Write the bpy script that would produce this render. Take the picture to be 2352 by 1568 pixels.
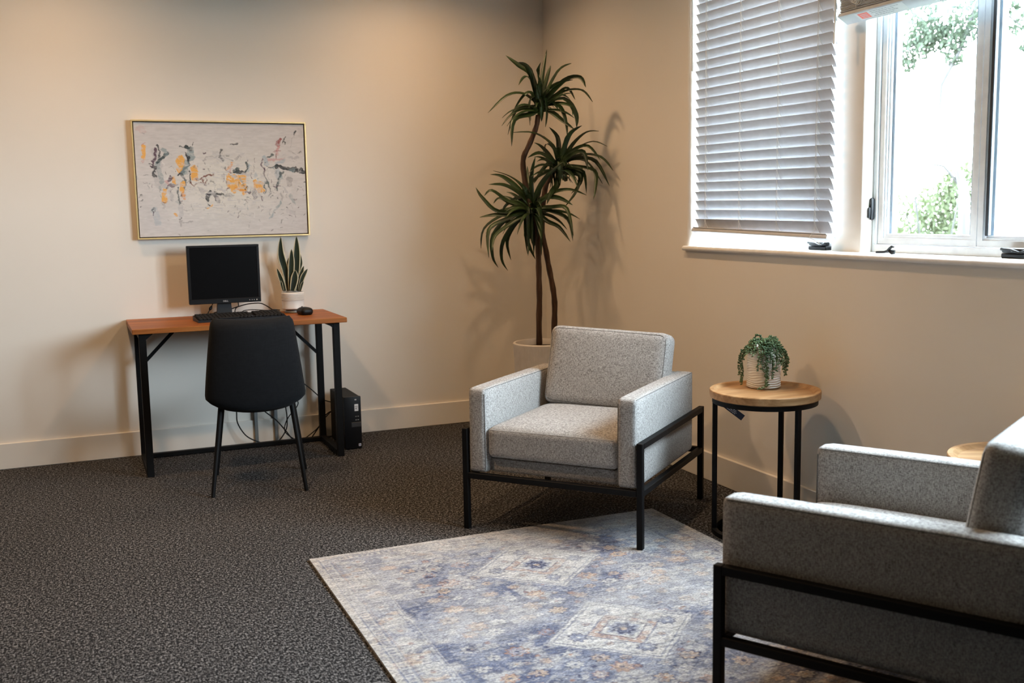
import bpy, bmesh, math, random
import numpy as np
from mathutils import Vector, Matrix, Euler
random.seed(11); np.random.seed(11)
for o in list(bpy.data.objects): bpy.data.objects.remove(o)
SC = bpy.context.scene
COL = SC.collection
PI = math.pi

# ------------------------------------------------------------------ camera, sky, light, exposure
cam_d = bpy.data.cameras.new('camera')
cam = bpy.data.objects.new('camera', cam_d); COL.objects.link(cam)
cam_d.sensor_width = 36.0; cam_d.lens = 2377.17 / 2352 * 36.0
cam_d.clip_start = 0.05; cam_d.clip_end = 200
cR = Vector((0.92037, -0.39059, -0.01757)); 
yaw, pitch, roll = 0.40125589, 0.12697028, -0.01771056
fwd = Vector((math.sin(yaw)*math.cos(pitch), math.cos(yaw)*math.cos(pitch), -math.sin(pitch)))
r0 = Vector((math.cos(yaw), -math.sin(yaw), 0)); u0 = r0.cross(fwd)
cR = math.cos(roll)*r0 + math.sin(roll)*u0; cU = -math.sin(roll)*r0 + math.cos(roll)*u0
M = Matrix((cR, cU, -fwd)).transposed().to_4x4()
M.translation = Vector((-2.72393, -5.85815, 1.28781))
cam.matrix_world = M
cam_d.dof.use_dof = True; cam_d.dof.focus_distance = 4.3; cam_d.dof.aperture_fstop = 4.0
SC.camera = cam

SC.view_settings.view_transform = 'Standard'; SC.view_settings.look = 'None'
SC.view_settings.gamma = 1.0; SC.view_settings.use_curve_mapping = False
SC.view_settings.exposure = 0.20

SKY = 55.0           # bright overcast daylight
WARM = 15.0          # watts of each recessed ceiling lamp
w = bpy.data.worlds.new('overcast_sky'); SC.world = w; w.use_nodes = True
bg = w.node_tree.nodes['Background']; bg.inputs['Color'].default_value = (0.76, 0.88, 1.0, 1); bg.inputs['Strength'].default_value = SKY

def downlight(x, y, watts=WARM, spread=100, size=0.14, col=(1.0, 0.63, 0.33)):
    l = bpy.data.lights.new('recessed_ceiling_lamp', 'AREA'); l.shape = 'DISK'; l.size = size; l.energy = watts
    l.color = col; l.spread = math.radians(spread)
    o = bpy.data.objects.new('recessed_ceiling_lamp', l); o.location = (x, y, 2.735); COL.objects.link(o)
LAMPS = [(-2.75, -0.72, WARM*0.50, 150), (-0.95, -0.72, WARM*0.55, 150), (-4.55, -0.72, WARM*0.50, 150), (-0.95, -2.30, WARM*0.75, 150), (-2.75, -2.30, WARM*1.2, 150)]  # the lamp over the centre armchair is an added warm fill
for L in LAMPS: downlight(*L)
# daylight portal lights in two windows and the added third one (emit nothing themselves)
def portal(y0, y1):
    l = bpy.data.lights.new('window_portal', 'AREA'); l.shape = 'RECTANGLE'; l.size = abs(y1-y0); l.size_y = 1.35
    l.cycles.is_portal = True
    o = bpy.data.objects.new('window_portal', l); o.location = (0.24, (y0+y1)/2, 1.775)
    o.rotation_euler = Euler((0, math.radians(90), 0)); COL.objects.link(o)
    o.rotation_euler = (Matrix(((0,0,1),(1,0,0),(0,1,0))).to_euler())   # local -Z looks into the room (-x)

for ya, yb in ((-1.625, -2.53), (-2.708, -3.70), (-3.88, -4.9)): portal(ya, yb)

# ------------------------------------------------------------------ helpers
class MB:
    def __init__(s): s.v = []; s.f = []
    def add(s, vs, fs):
        b = len(s.v); s.v += [tuple(v) for v in vs]; s.f += [tuple(b+i for i in f) for f in fs]; return s
    def box(s, x0, x1, y0, y1, z0, z1):
        return s.add([(x0,y0,z0),(x1,y0,z0),(x1,y1,z0),(x0,y1,z0),(x0,y0,z1),(x1,y0,z1),(x1,y1,z1),(x0,y1,z1)],
                     [(0,3,2,1),(4,5,6,7),(0,1,5,4),(1,2,6,5),(2,3,7,6),(3,0,4,7)])
    def bbox(s, x0, x1, y0, y1, z0, z1, r=0.002, seg=1):
        bm = bmesh.new(); bmesh.ops.create_cube(bm, size=1)
        for v in bm.verts: v.co = Vector(((x0+x1)/2+v.co.x*(x1-x0), (y0+y1)/2+v.co.y*(y1-y0), (z0+z1)/2+v.co.z*(z1-z0)))
        bmesh.ops.bevel(bm, geom=bm.edges[:], offset=r, segments=seg, profile=0.5, affect='EDGES')
        bm.verts.index_update(); s.add([v.co[:] for v in bm.verts], [[v.index for v in f.verts] for f in bm.faces]); bm.free(); return s
    def bar(s, a, b, wx, wy, up=(0,0,1)):
        a = Vector(a); b = Vector(b); d = (b-a).normalized(); up = Vector(up)
        if abs(d.dot(up)) > 0.99: up = Vector((0,1,0))
        x = d.cross(up).normalized(); y = x.cross(d)
        vs = [p + x*sx*wx/2 + y*sy*wy/2 for p in (a, b) for sx, sy in ((-1,-1),(1,-1),(1,1),(-1,1))]
        return s.add(vs, [(3,2,1,0),(4,5,6,7),(0,1,5,4),(1,2,6,5),(2,3,7,6),(3,0,4,7)])
    def tube(s, pts, rad, n=8, cap=True):
        pts = [Vector(p) for p in pts]; m = len(pts)
        rs = rad if isinstance(rad, (list, tuple)) else [rad]*m
        t0 = (pts[1]-pts[0]).normalized(); ref = Vector((0,0,1)) if abs(t0.z) < 0.9 else Vector((1,0,0))
        nx = t0.cross(ref).normalized(); vs = []; fs = []
        for i, p in enumerate(pts):
            t = (pts[min(i+1,m-1)] - pts[max(i-1,0)]).normalized()
            nx = (nx - t*nx.dot(t)).normalized(); ny = t.cross(nx)
            for k in range(n):
                a = 2*PI*k/n; vs.append(p + (nx*math.cos(a)+ny*math.sin(a))*rs[i])
        for i in range(m-1):
            for k in range(n):
                a = i*n+k; b = i*n+(k+1)%n; fs.append((a, b, b+n, a+n))
        if cap: fs.append(tuple(range(n))[::-1]); fs.append(tuple(range((m-1)*n, m*n)))
        return s.add(vs, fs)
    def lathe(s, prof, n=48, c=(0,0), fn=None):
        vs = []; fs = []; m = len(prof)
        for i, (r, z) in enumerate(prof):
            for k in range(n):
                a = 2*PI*k/n; rr, zz = (r, z) if fn is None else fn(r, z, a, i)
                vs.append((c[0]+rr*math.cos(a), c[1]+rr*math.sin(a), zz))
        for i in range(m-1):
            for k in range(n):
                a = i*n+k; b = i*n+(k+1)%n; fs.append((a, b, b+n, a+n))
        if prof[0][0] > 1e-5: fs.append(tuple(range(n))[::-1])
        if prof[-1][0] > 1e-5: fs.append(tuple(range((m-1)*n, m*n)))
        return s.add(vs, fs)
    def prism(s, poly, z0, z1):
        n = len(poly)
        return s.add([(x,y,z0) for x,y in poly]+[(x,y,z1) for x,y in poly],
                     [tuple(range(n))[::-1], tuple(range(n,2*n))]+[(i,(i+1)%n,(i+1)%n+n,i+n) for i in range(n)])
    def xf(s, mat):
        s.v = [tuple(mat @ Vector(v)) for v in s.v]; return s

def me_of(name, mb, mat, smooth=False):
    me = bpy.data.meshes.new(name); me.from_pydata(mb.v, [], mb.f); me.validate(); me.update()
    for m_ in (mat if isinstance(mat, (list, tuple)) else [mat]): me.materials.append(m_)
    bm = bmesh.new(); bm.from_mesh(me); bmesh.ops.recalc_face_normals(bm, faces=bm.faces[:]); bm.to_mesh(me); bm.free()
    if smooth:
        me.polygons.foreach_set('use_smooth', [True]*len(me.polygons))
        if smooth != 'all': me.set_sharp_from_angle(angle=math.radians(smooth if smooth > 1 else 40))
    return me
def link(name, data, parent=None):
    o = bpy.data.objects.new(name, data); COL.objects.link(o)
    if parent is not None: o.parent = parent
    return o
def obj(name, mb, mat, parent=None, smooth=False): return link(name, me_of(name, mb, mat, smooth), parent)
def tag(o, label, cat, group=None):
    o['label'] = label; o['category'] = cat
    if group: o['group'] = group
    return o
def thing(name, label, cat, loc=(0,0,0), rz=0, group=None):
    o = link(name, None); o.location = loc; o.rotation_euler = (0,0,rz); o.empty_display_size = 0.1
    return tag(o, label, cat, group)
def struct(name, mb, mat, smooth=False, parent=None):
    o = obj(name, mb, mat, parent, smooth)
    if parent is None: o['kind'] = 'structure'
    return o

def cushion_mb(sx, sy, sz, r, crown=0.0, N=10, crown_axis=2, power=2):
    """a rounded upholstered block of the given full sizes, with puffed faces"""
    hx, hy, hz = sx/2, sy/2, sz/2; H = (hx, hy, hz)
    bm = bmesh.new(); bmesh.ops.create_cube(bm, size=2)
    bmesh.ops.subdivide_edges(bm, edges=bm.edges[:], cuts=N, use_grid_fill=True)
    for v in bm.verts:
        c = v.co.copy(); p = []
        for i in range(3):
            t = c[i]; t = math.sin(t*PI/2)*0.6 + t*0.4; p.append(t*H[i])
        q = [max(-(H[i]-r), min(H[i]-r, p[i])) for i in range(3)]
        d = Vector([p[i]-q[i] for i in range(3)])
        if d.length > 1e-7: d = d.normalized()*r
        P = Vector(q)+d
        if crown:
            for ax in ((0,1,2) if crown_axis is None else (crown_axis,)):
                o1, o2 = [i for i in range(3) if i != ax]
                P[ax] += crown*math.copysign(1, c[ax])*(abs(c[ax]) > 0.5)*max(0, 1-abs(P[o1]/H[o1])**power)*max(0, 1-abs(P[o2]/H[o2])**power)
        v.co = P
    bm.verts.index_update(); mb = MB().add([v.co[:] for v in bm.verts], [[v.index for v in f.verts] for f in bm.faces]); bm.free(); return mb

# ------------------------------------------------------------------ materials
class NT:
    def __init__(s, name, rough=0.6, color=(0.8,0.8,0.8), metal=0.0, spec=0.5):
        s.m = bpy.data.materials.new(name); s.m.use_nodes = True; s.t = s.m.node_tree; s.n = s.t.nodes; s.l = s.t.links
        s.b = s.n['Principled BSDF']; s.out = s.n['Material Output']
        s.b.inputs['Base Color'].default_value = (*color, 1); s.b.inputs['Roughness'].default_value = rough
        s.b.inputs['Metallic'].default_value = metal; s.b.inputs['Specular IOR Level'].default_value = spec
    def node(s, t, **kw):
        n = s.n.new(t)
        for k, v in kw.items(): setattr(n, k, v)
        return n
    def obj(s, scale=(1,1,1), rot=(0,0,0)):
        tc = s.node('ShaderNodeTexCoord'); mp = s.node('ShaderNodeMapping'); mp.inputs['Scale'].default_value = scale; mp.inputs['Rotation'].default_value = rot
        s.l.new(tc.outputs['Object'], mp.inputs['Vector']); return mp.outputs['Vector']
    def noise(s, vec, scale=5, detail=2, rough=0.5, dist=0.0):
        n = s.node('ShaderNodeTexNoise'); n.inputs['Scale'].default_value = scale; n.inputs['Detail'].default_value = detail
        n.inputs['Roughness'].default_value = rough; n.inputs['Distortion'].default_value = dist; s.l.new(vec, n.inputs['Vector']); return n.outputs['Fac']
    def ramp(s, fac, stops, mode='LINEAR'):
        r = s.node('ShaderNodeValToRGB'); r.color_ramp.interpolation = mode; e = r.color_ramp.elements
        while len(e) < len(stops): e.new(0.5)
        for i, (p, c) in enumerate(stops): e[i].position = p; e[i].color = (*c, 1) if len(c) == 3 else c
        s.l.new(fac, r.inputs['Fac']); return r.outputs['Color']
    def mix(s, a, b, fac=0.5, blend='MIX'):
        n = s.node('ShaderNodeMix', data_type='RGBA', blend_type=blend)
        for sock, val in ((n.inputs['Factor'], fac), (n.inputs[6], a), (n.inputs[7], b)):
            if hasattr(val, 'is_output') or isinstance(val, bpy.types.NodeSocket): s.l.new(val, sock)
            else: sock.default_value = val if not isinstance(val, tuple) else ((*val, 1) if len(val) == 3 else val)
        return n.outputs[2]
    def math(s, op, a, b=None):
        n = s.node('ShaderNodeMath', operation=op)
        for i, v in enumerate((a, b)):
            if v is None: continue
            if isinstance(v, bpy.types.NodeSocket): s.l.new(v, n.inputs[i])
            else: n.inputs[i].default_value = v
        return n.outputs[0]
    def attr(s, name):
        n = s.node('ShaderNodeAttribute'); n.attribute_name = name; return n.outputs['Color']
    def color(s, c): s.l.new(c, s.b.inputs['Base Color']); return s
    def rough(s, r): s.l.new(r, s.b.inputs['Roughness']); return s
    def bump(s, h, strength=0.3, dist=0.002):
        n = s.node('ShaderNodeBump'); n.inputs['Strength'].default_value = strength; n.inputs['Distance'].default_value = dist
        s.l.new(h, n.inputs['Height']); s.l.new(n.outputs['Normal'], s.b.inputs['Normal']); return s

def plain(name, color, rough=0.5, metal=0.0, spec=0.5, var=0.06, scale=20.0, bump=0.0):
    k = NT(name, rough, color, metal, spec)
    f = k.noise(k.obj(), scale, 3)
    lo = tuple(c*(1-var) for c in color); hi = tuple(min(1, c*(1+var)) for c in color)
    k.color(k.ramp(f, [(0.3, lo), (0.7, hi)]))
    if bump: k.bump(k.noise(k.obj(), scale*12, 2), bump, 0.001)
    return k.m

def wall_mat(name, c):
    k = NT(name, 0.55, c, spec=0.3); v = k.obj()
    k.color(k.ramp(k.noise(v, 1.3, 3), [(0.3, tuple(x*0.985 for x in c)), (0.7, tuple(min(1, x*1.015) for x in c))]))
    k.bump(k.noise(v, 260, 2), 0.06, 0.001); return k.m
WALLC = (0.80, 0.75, 0.68)
M_WALL = wall_mat('wall_paint', WALLC)
M_BASE = wall_mat('baseboard_paint', (0.80, 0.75, 0.68))
M_CEIL = wall_mat('ceiling_paint', (0.70, 0.64, 0.56))
M_FARWALL = wall_mat('tan_wall_paint', (0.40, 0.27, 0.17))  # tan made up for unseen walls, to dim and warm their bounce
M_SILL = plain('white_gloss_paint', (0.86, 0.85, 0.83), 0.3)
M_VINYL = plain('white_vinyl', (0.88, 0.92, 0.96), 0.35)
M_SPACER = plain('grey_glazing_spacer', (0.30, 0.36, 0.42), 0.4)
M_BLACKRUB = plain('black_gasket', (0.015, 0.017, 0.02), 0.5)
M_SLAT = plain('white_blind_slat', (0.57, 0.58, 0.61), 0.45)
M_CORD = plain('white_cord', (0.82, 0.82, 0.80), 0.8)
M_BLKMET = plain('black_powder_coat', (0.005, 0.005, 0.0055), 0.55, spec=0.15, bump=0.05)
M_BLKPLA = plain('black_plastic', (0.005, 0.005, 0.006), 0.45, spec=0.25)
M_BLKMATTE = plain('matte_black_plastic', (0.007, 0.007, 0.008), 0.65, spec=0.25)
M_SCREEN = plain('dark_screen', (0.003, 0.003, 0.0035), 0.35, spec=0.10)
M_SILVER = plain('silver_plastic', (0.55, 0.55, 0.56), 0.35)
M_STAND = plain('dark_grey_plastic', (0.035, 0.035, 0.038), 0.4)
M_GREYMET = plain('galvanised_grey', (0.30, 0.33, 0.34), 0.4, metal=0.6)
M_GOLD = plain('brushed_gold', (0.82, 0.64, 0.32), 0.4, metal=0.6)
M_POT = plain('white_ceramic', (0.74, 0.72, 0.69), 0.35)
M_POTGREY = plain('warm_white_planter', (0.72, 0.66, 0.60), 0.55)
M_SOIL = plain('dark_soil', (0.03, 0.025, 0.018), 0.95, var=0.5, scale=60)
M_STICK = plain('white_sticker', (0.75, 0.75, 0.76), 0.5)
M_INK = plain('black_ink', (0.02, 0.02, 0.02), 0.5)
M_RED = plain('red_print', (0.75, 0.12, 0.08), 0.5)
M_GREYINK = plain('grey_print', (0.42, 0.43, 0.45), 0.5)
M_NAVY = plain('navy_card', (0.012, 0.02, 0.05), 0.5)
M_WHITEINK = plain('white_ink', (0.6, 0.62, 0.66), 0.5)
M_SEAM = plain('seam_thread', (0.13, 0.125, 0.12), 0.9)
M_PIPE = plain('light_seam_thread', (0.42, 0.41, 0.40), 0.9)

def carpet():
    k = NT('charcoal_loop_carpet', 0.95, spec=0.1)
    a = k.noise(k.obj((185, 75, 75)), 1.0, 2, 0.6); b = k.noise(k.obj((75, 210, 75)), 1.0, 2, 0.6)
    m = k.math('ADD', k.math('MULTIPLY', a, 0.5), k.math('MULTIPLY', b, 0.5))
    big = k.noise(k.obj(), 1.6, 2)
    c = k.ramp(m, [(0.42, (0.006, 0.006, 0.007)), (0.49, (0.024, 0.0235, 0.025)), (0.55, (0.118, 0.114, 0.114)), (0.62, (0.27, 0.26, 0.26))])
    k.color(k.mix(c, k.ramp(big, [(0.3, (0.85,0.85,0.85)), (0.7, (1,1,1))]), 1.0, 'MULTIPLY'))
    k.bump(m, 0.9, 0.006); return k.m
M_CARPET = carpet()

def fabric(name, dark, mid, light, sc=1.0, sheen=0.12):
    k = NT(name, 0.92, spec=0.15)
    a = k.noise(k.obj((620*sc, 620*sc, 120*sc)), 1.0, 2, 0.55); b = k.noise(k.obj((120*sc, 120*sc, 620*sc)), 1.0, 2, 0.55); d = k.noise(k.obj((330*sc,)*3), 1.0, 3, 0.6)
    m = k.math('ADD', k.math('ADD', k.math('MULTIPLY', a, 0.42), k.math('MULTIPLY', b, 0.42)), k.math('MULTIPLY', d, 0.16))
    k.color(k.ramp(m, [(0.40, dark), (0.49, mid), (0.58, light)]))
    k.bump(m, 0.5 if sheen > 0.1 else 0.1, 0.002)
    k.b.inputs['Sheen Weight'].default_value = sheen
    return k.m
M_FAB = fabric('heathered_grey_weave', (0.14, 0.133, 0.126), (0.31, 0.295, 0.28), (0.49, 0.47, 0.455), 1.0)
M_DARKFAB = fabric('charcoal_suede', (0.0080, 0.0085, 0.010), (0.0092, 0.0098, 0.0115), (0.0105, 0.0112, 0.013), 0.25, 0.03)

def wood(name, c0, c1, c2, axis=0, scale=1.0, planks=0):
    k = NT(name, 0.5, spec=0.3)
    s = [22*scale]*3; s[axis] = 1.6*scale
    v = k.obj(tuple(s)); f = k.noise(v, 1.0, 4, 0.6, 0.6)
    s2 = [90*scale]*3; s2[axis] = 3*scale
    g = k.noise(k.obj(tuple(s2)), 1.0, 3)
    col = k.ramp(f, [(0.28, c0), (0.5, c1), (0.72, c2)])
    if planks:
        sp = k.obj((1, 1, 1)); sx = k.node('ShaderNodeSeparateXYZ'); k.l.new(sp, sx.inputs[0])
        fl = k.math('FLOOR', k.math('MULTIPLY', sx.outputs[1], planks))
        wn = k.node('ShaderNodeTexWhiteNoise', noise_dimensions='1D'); k.l.new(fl, wn.inputs['W'])
        col = k.mix(col, k.ramp(wn.outputs['Value'], [(0.0, (0.72,0.70,0.68)), (1.0, (1.12,1.08,1.0))]), 1.0, 'MULTIPLY')
    k.color(k.mix(col, k.ramp(g, [(0.35, (0.72,0.70,0.68)), (0.6, (1,1,1))]), 0.7, 'MULTIPLY'))
    k.bump(g, 0.12, 0.001); return k.m
M_DESK = wood('acacia_desktop', (0.24, 0.064, 0.010), (0.39, 0.120, 0.018), (0.50, 0.185, 0.036), 0, 1.0, 9)
M_MANGO = wood('mango_wood', (0.27, 0.13, 0.05), (0.45, 0.255, 0.115), (0.62, 0.42, 0.235), 0, 0.8)
M_BARK = wood('brown_bark', (0.022, 0.011, 0.006), (0.060, 0.030, 0.016), (0.125, 0.066, 0.034), 2, 2.5)
M_BARKG = wood('grey_bark', (0.012, 0.011, 0.010), (0.02, 0.018, 0.016), (0.028, 0.025, 0.023), 2, 1.0)

def leaf_mat(name, c0, c1, rough=0.4, trans=0.0):
    k = NT(name, rough); k.color(k.ramp(k.noise(k.obj(), 9, 3), [(0.3, c0), (0.7, c1)]))
    if trans:
        t = k.node('ShaderNodeBsdfTranslucent'); t.inputs['Color'].default_value = (*c1, 1); mx = k.node('ShaderNodeMixShader'); mx.inputs[0].default_value = trans
        k.l.new(k.b.outputs[0], mx.inputs[1]); k.l.new(t.outputs[0], mx.inputs[2]); k.l.new(mx.outputs[0], k.out.inputs['Surface'])
    return k.m
M_LEAF = leaf_mat('deep_green_leaf', (0.007, 0.021, 0.007), (0.032, 0.066, 0.016), 0.42)
M_SNAKE = leaf_mat('dark_snake_leaf', (0.010, 0.018, 0.012), (0.022, 0.036, 0.018), 0.4)
M_CREAM = leaf_mat('cream_leaf_margin', (0.55, 0.50, 0.33), (0.66, 0.60, 0.42), 0.45)
M_PEARL = leaf_mat('succulent_green', (0.035, 0.080, 0.036), (0.17, 0.28, 0.14), 0.35)
M_TREE = leaf_mat('tree_foliage', (0.013, 0.022, 0.011), (0.027, 0.039, 0.019), 0.8, 0.3)
M_SHRUB = leaf_mat('shrub_foliage', (0.024, 0.034, 0.009), (0.042, 0.052, 0.019), 0.8, 0.3)
M_GRASS = plain('lawn_grass', (0.02, 0.028, 0.010), 0.95, var=0.3, scale=3)

def glass():
    k = NT('window_glass', 0.0); tr = k.node('ShaderNodeBsdfTransparent'); tr.inputs['Color'].default_value = (0.94, 0.97, 0.97, 1)
    gl = k.node('ShaderNodeBsdfGlossy'); gl.inputs['Roughness'].default_value = 0.02; mx = k.node('ShaderNodeMixShader'); mx.inputs[0].default_value = 0.05
    k.l.new(tr.outputs[0], mx.inputs[1]); k.l.new(gl.outputs[0], mx.inputs[2]); k.l.new(mx.outputs[0], k.out.inputs['Surface']); return k.m
M_GLASS = glass()

# ------------------------------------------------------------------ the room
ZC = 2.75; X0 = -12.0; Y0 = -14.0
struct('floor', MB().box(X0-0.2, 0.25, Y0-0.2, 0.2, -0.12, 0.0), M_CARPET)
struct('ceiling', MB().box(X0-0.2, 0.25, Y0-0.2, 0.2, ZC, ZC+0.1), M_CEIL)
struct('wall_back', MB().box(X0-0.2, 0.25, 0.0, 0.2, 0, ZC), M_WALL)
struct('wall_left', MB().box(X0-0.2, X0, Y0, 0.0, 0, ZC), M_FARWALL)
struct('wall_front', MB().box(X0-0.2, 0.25, Y0-0.2, Y0, 0, ZC), M_FARWALL)
ZS, ZT = 1.10, 2.45
def arc(cx, cy, r, a0, a1, n=6): return [(cx+r*math.cos(math.radians(a0+(a1-a0)*i/n)), cy+r*math.sin(math.radians(a0+(a1-a0)*i/n))) for i in range(n+1)]
wr = MB()
wr.box(0, 0.25, Y0, 0.0, 0, 1.078); wr.box(0, 0.25, Y0, 0.0, ZT, ZC)
rb = 0.022
wr.prism([(0.25, 0.0), (0.0, 0.0)] + arc(rb, -1.625+rb, rb, 180, 270) + [(0.25, -1.625)], 1.078, ZT)
wr.prism([(0.25, -4.9)] + arc(rb, -4.9-rb, rb, 90, 180) + [(0.0, Y0), (0.25, Y0)], 1.078, ZT)
for ya, yb in ((-2.53, -2.708), (-3.70, -3.88)):
    q = 0.012
    wr.prism([(0.25, ya)] + arc(0.08+q, ya-q, q, 90, 180, 4) + arc(0.08+q, yb+q, q, 180, 270, 4) + [(0.25, yb)], ZS, ZT)
struct('wall_right', wr, M_WALL, 35)
# stool board of the windows with a rounded nose
nose = arc(-0.014, 1.089, 0.011, 90, 270, 6)
sb = MB(); prof = nose + [(0.14, 1.078), (0.14, ZS)]
sb.add([(x, -1.598, z) for x, z in prof] + [(x, -4.93, z) for x, z in prof],
       [tuple(range(len(prof))), tuple(range(len(prof), 2*len(prof)))[::-1]] + [(i, (i+1) % len(prof), (i+1) % len(prof)+len(prof), i+len(prof)) for i in range(len(prof))])
struct('trim_1', sb, M_SILL, 35)
bb = MB().bbox(X0, 0, -0.016, 0.0, 0, 0.1355, 0.003); struct('baseboard_back', bb, M_BASE)
bb = MB().bbox(-0.016, 0.0, Y0, -0.016, 0, 0.1355, 0.003); struct('baseboard_right', bb, M_BASE)

def crank(parent, y, x=0.118):
    m = MB().bbox(x-0.022, x+0.014, y-0.055, y+0.055, ZS, ZS+0.016, 0.003)
    m.bbox(x-0.024, x+0.004, y-0.05, y+0.052, ZS+0.017, ZS+0.034, 0.006, 2)
    m.tube([(x-0.026, y+0.05, ZS+0.030), (x-0.028, y+0.01, ZS+0.029), (x-0.026, y-0.022, ZS+0.020), (x-0.022, y-0.05, ZS+0.027)], [0.005, 0.004, 0.004, 0.006], 8)
    o = obj('crank_handle', m, M_BLKPLA, parent, 35); o['label'] = 'folded black window crank'
    return o
def window(name, ya, yb, splits, cranks, lock=None):
    """casement unit between y=ya (nearer the corner) and yb; splits = y of the meeting stiles"""
    x0, x1 = 0.13, 0.20
    fr = MB(); t = 0.022
    fr.bbox(x0, x1, yb, ya, ZS, ZS+0.03, 0.002); fr.bbox(x0, x1, yb, ya, ZT-0.03, ZT, 0.002)
    fr.bbox(x0, x1, ya-t, ya, ZS+0.03, ZT-0.03, 0.002); fr.bbox(x0, x1, yb, yb+t, ZS+0.03, ZT-0.03, 0.002)
    o = struct(name, fr, M_VINYL)
    es = [ya-t] + [s for s in splits] + [yb+t]
    for i in range(len(es)-1):
        a, b = es[i]-0.002, es[i+1]+0.002; z0, z1 = ZS+0.032, ZT-0.032
        sash = MB()
        dp_ = 0.0
        for d, xx in ((0.022, x0+0.008), (0.030, x0+0.014), (0.038, x0+0.020)):   # stepped sash profile
            sash.box(xx, x1-0.012, a-d, a-dp_, z0+d, z1-d); sash.box(xx, x1-0.012, b+dp_, b+d, z0+d, z1-d)
            sash.box(xx, x1-0.012, b+dp_, a-dp_, z0+dp_, z0+d); sash.box(xx, x1-0.012, b+dp_, a-dp_, z1-d, z1-dp_)
            dp_ = d
        so = obj('sash', sash, M_VINYL, o)
        sp = MB(); d0, d1 = 0.038, 0.050
        sp.box(x0+0.030, x1-0.014, a-d1, a-d0, z0+d0, z1-d0); sp.box(x0+0.030, x1-0.014, b+d0, b+d1, z0+d0, z1-d0)
        obj('glazing_spacer', sp, M_SPACER, so)
        p = MB().box(x0+0.036, x0+0.040, b+d0, a-d0, z0+d0-0.004, z1-d0+0.004); obj('pane', p, M_GLASS, so)
    for s in splits:
        g = MB().bbox(x0+0.004, x0+0.02, s-0.050, s-0.036, ZS+0.07, ZT-0.07, 0.002); obj('gasket', g, M_BLACKRUB, o)
    for c in cranks: crank(o, c)
    if lock: 
        l = MB().bbox(0.112, 0.130, lock[0]-0.007, lock[0]+0.007, lock[1]-0.042, lock[1]+0.042, 0.006, 2)
        l.bbox(0.104, 0.113, lock[0]-0.004, lock[0]+0.006, lock[1]-0.035, lock[1]+0.006, 0.003, 2)
        obj('lock_lever', l, M_BLKPLA, o, 35)
    return o
w1 = window('window_1', -1.625, -2.53, [], [-2.43])
w2 = window('window_2', -2.708, -3.70, [-3.205], [-3.40], lock=(-2.7155, 1.265))
w3 = window('added_window_3', -3.88, -4.9, [-4.39], [-4.1])  # added out of view to bring in more daylight

# ------------------------------------------------------------------ measured plant and cable paths (metres)
TRUNKS=[[[-0.3685,-0.6932,0.5218],[-0.3688,-0.6931,0.6672],[-0.3651,-0.6948,0.7876],[-0.3657,-0.6945,0.9074],[-0.3666,-0.6941,1.0028],[-0.3676,-0.6937,1.0978],[-0.3706,-0.6923,1.1924],[-0.3952,-0.681,1.287],[-0.4218,-0.6689,1.3884],[-0.4311,-0.6536,1.5034],[-0.428,-0.655,1.5685],[-0.4036,-0.6662,1.6237],[-0.377,-0.6783,1.6902],[-0.3614,-0.6855,1.7384],[-0.3544,-0.6887,1.7889]],[[-0.2662,-0.6631,0.5236],[-0.2629,-0.6646,0.6216],[-0.2593,-0.6662,0.7436],[-0.2672,-0.6736,0.8175],[-0.2794,-0.668,0.9023],[-0.298,-0.6705,0.9874],[-0.3143,-0.6741,1.0719],[-0.3266,-0.6684,1.1317],[-0.3297,-0.667,1.2269],[-0.3125,-0.6749,1.3943],[-0.2836,-0.6881,1.4595],[-0.244,-0.7062,1.5313]]]
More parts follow.
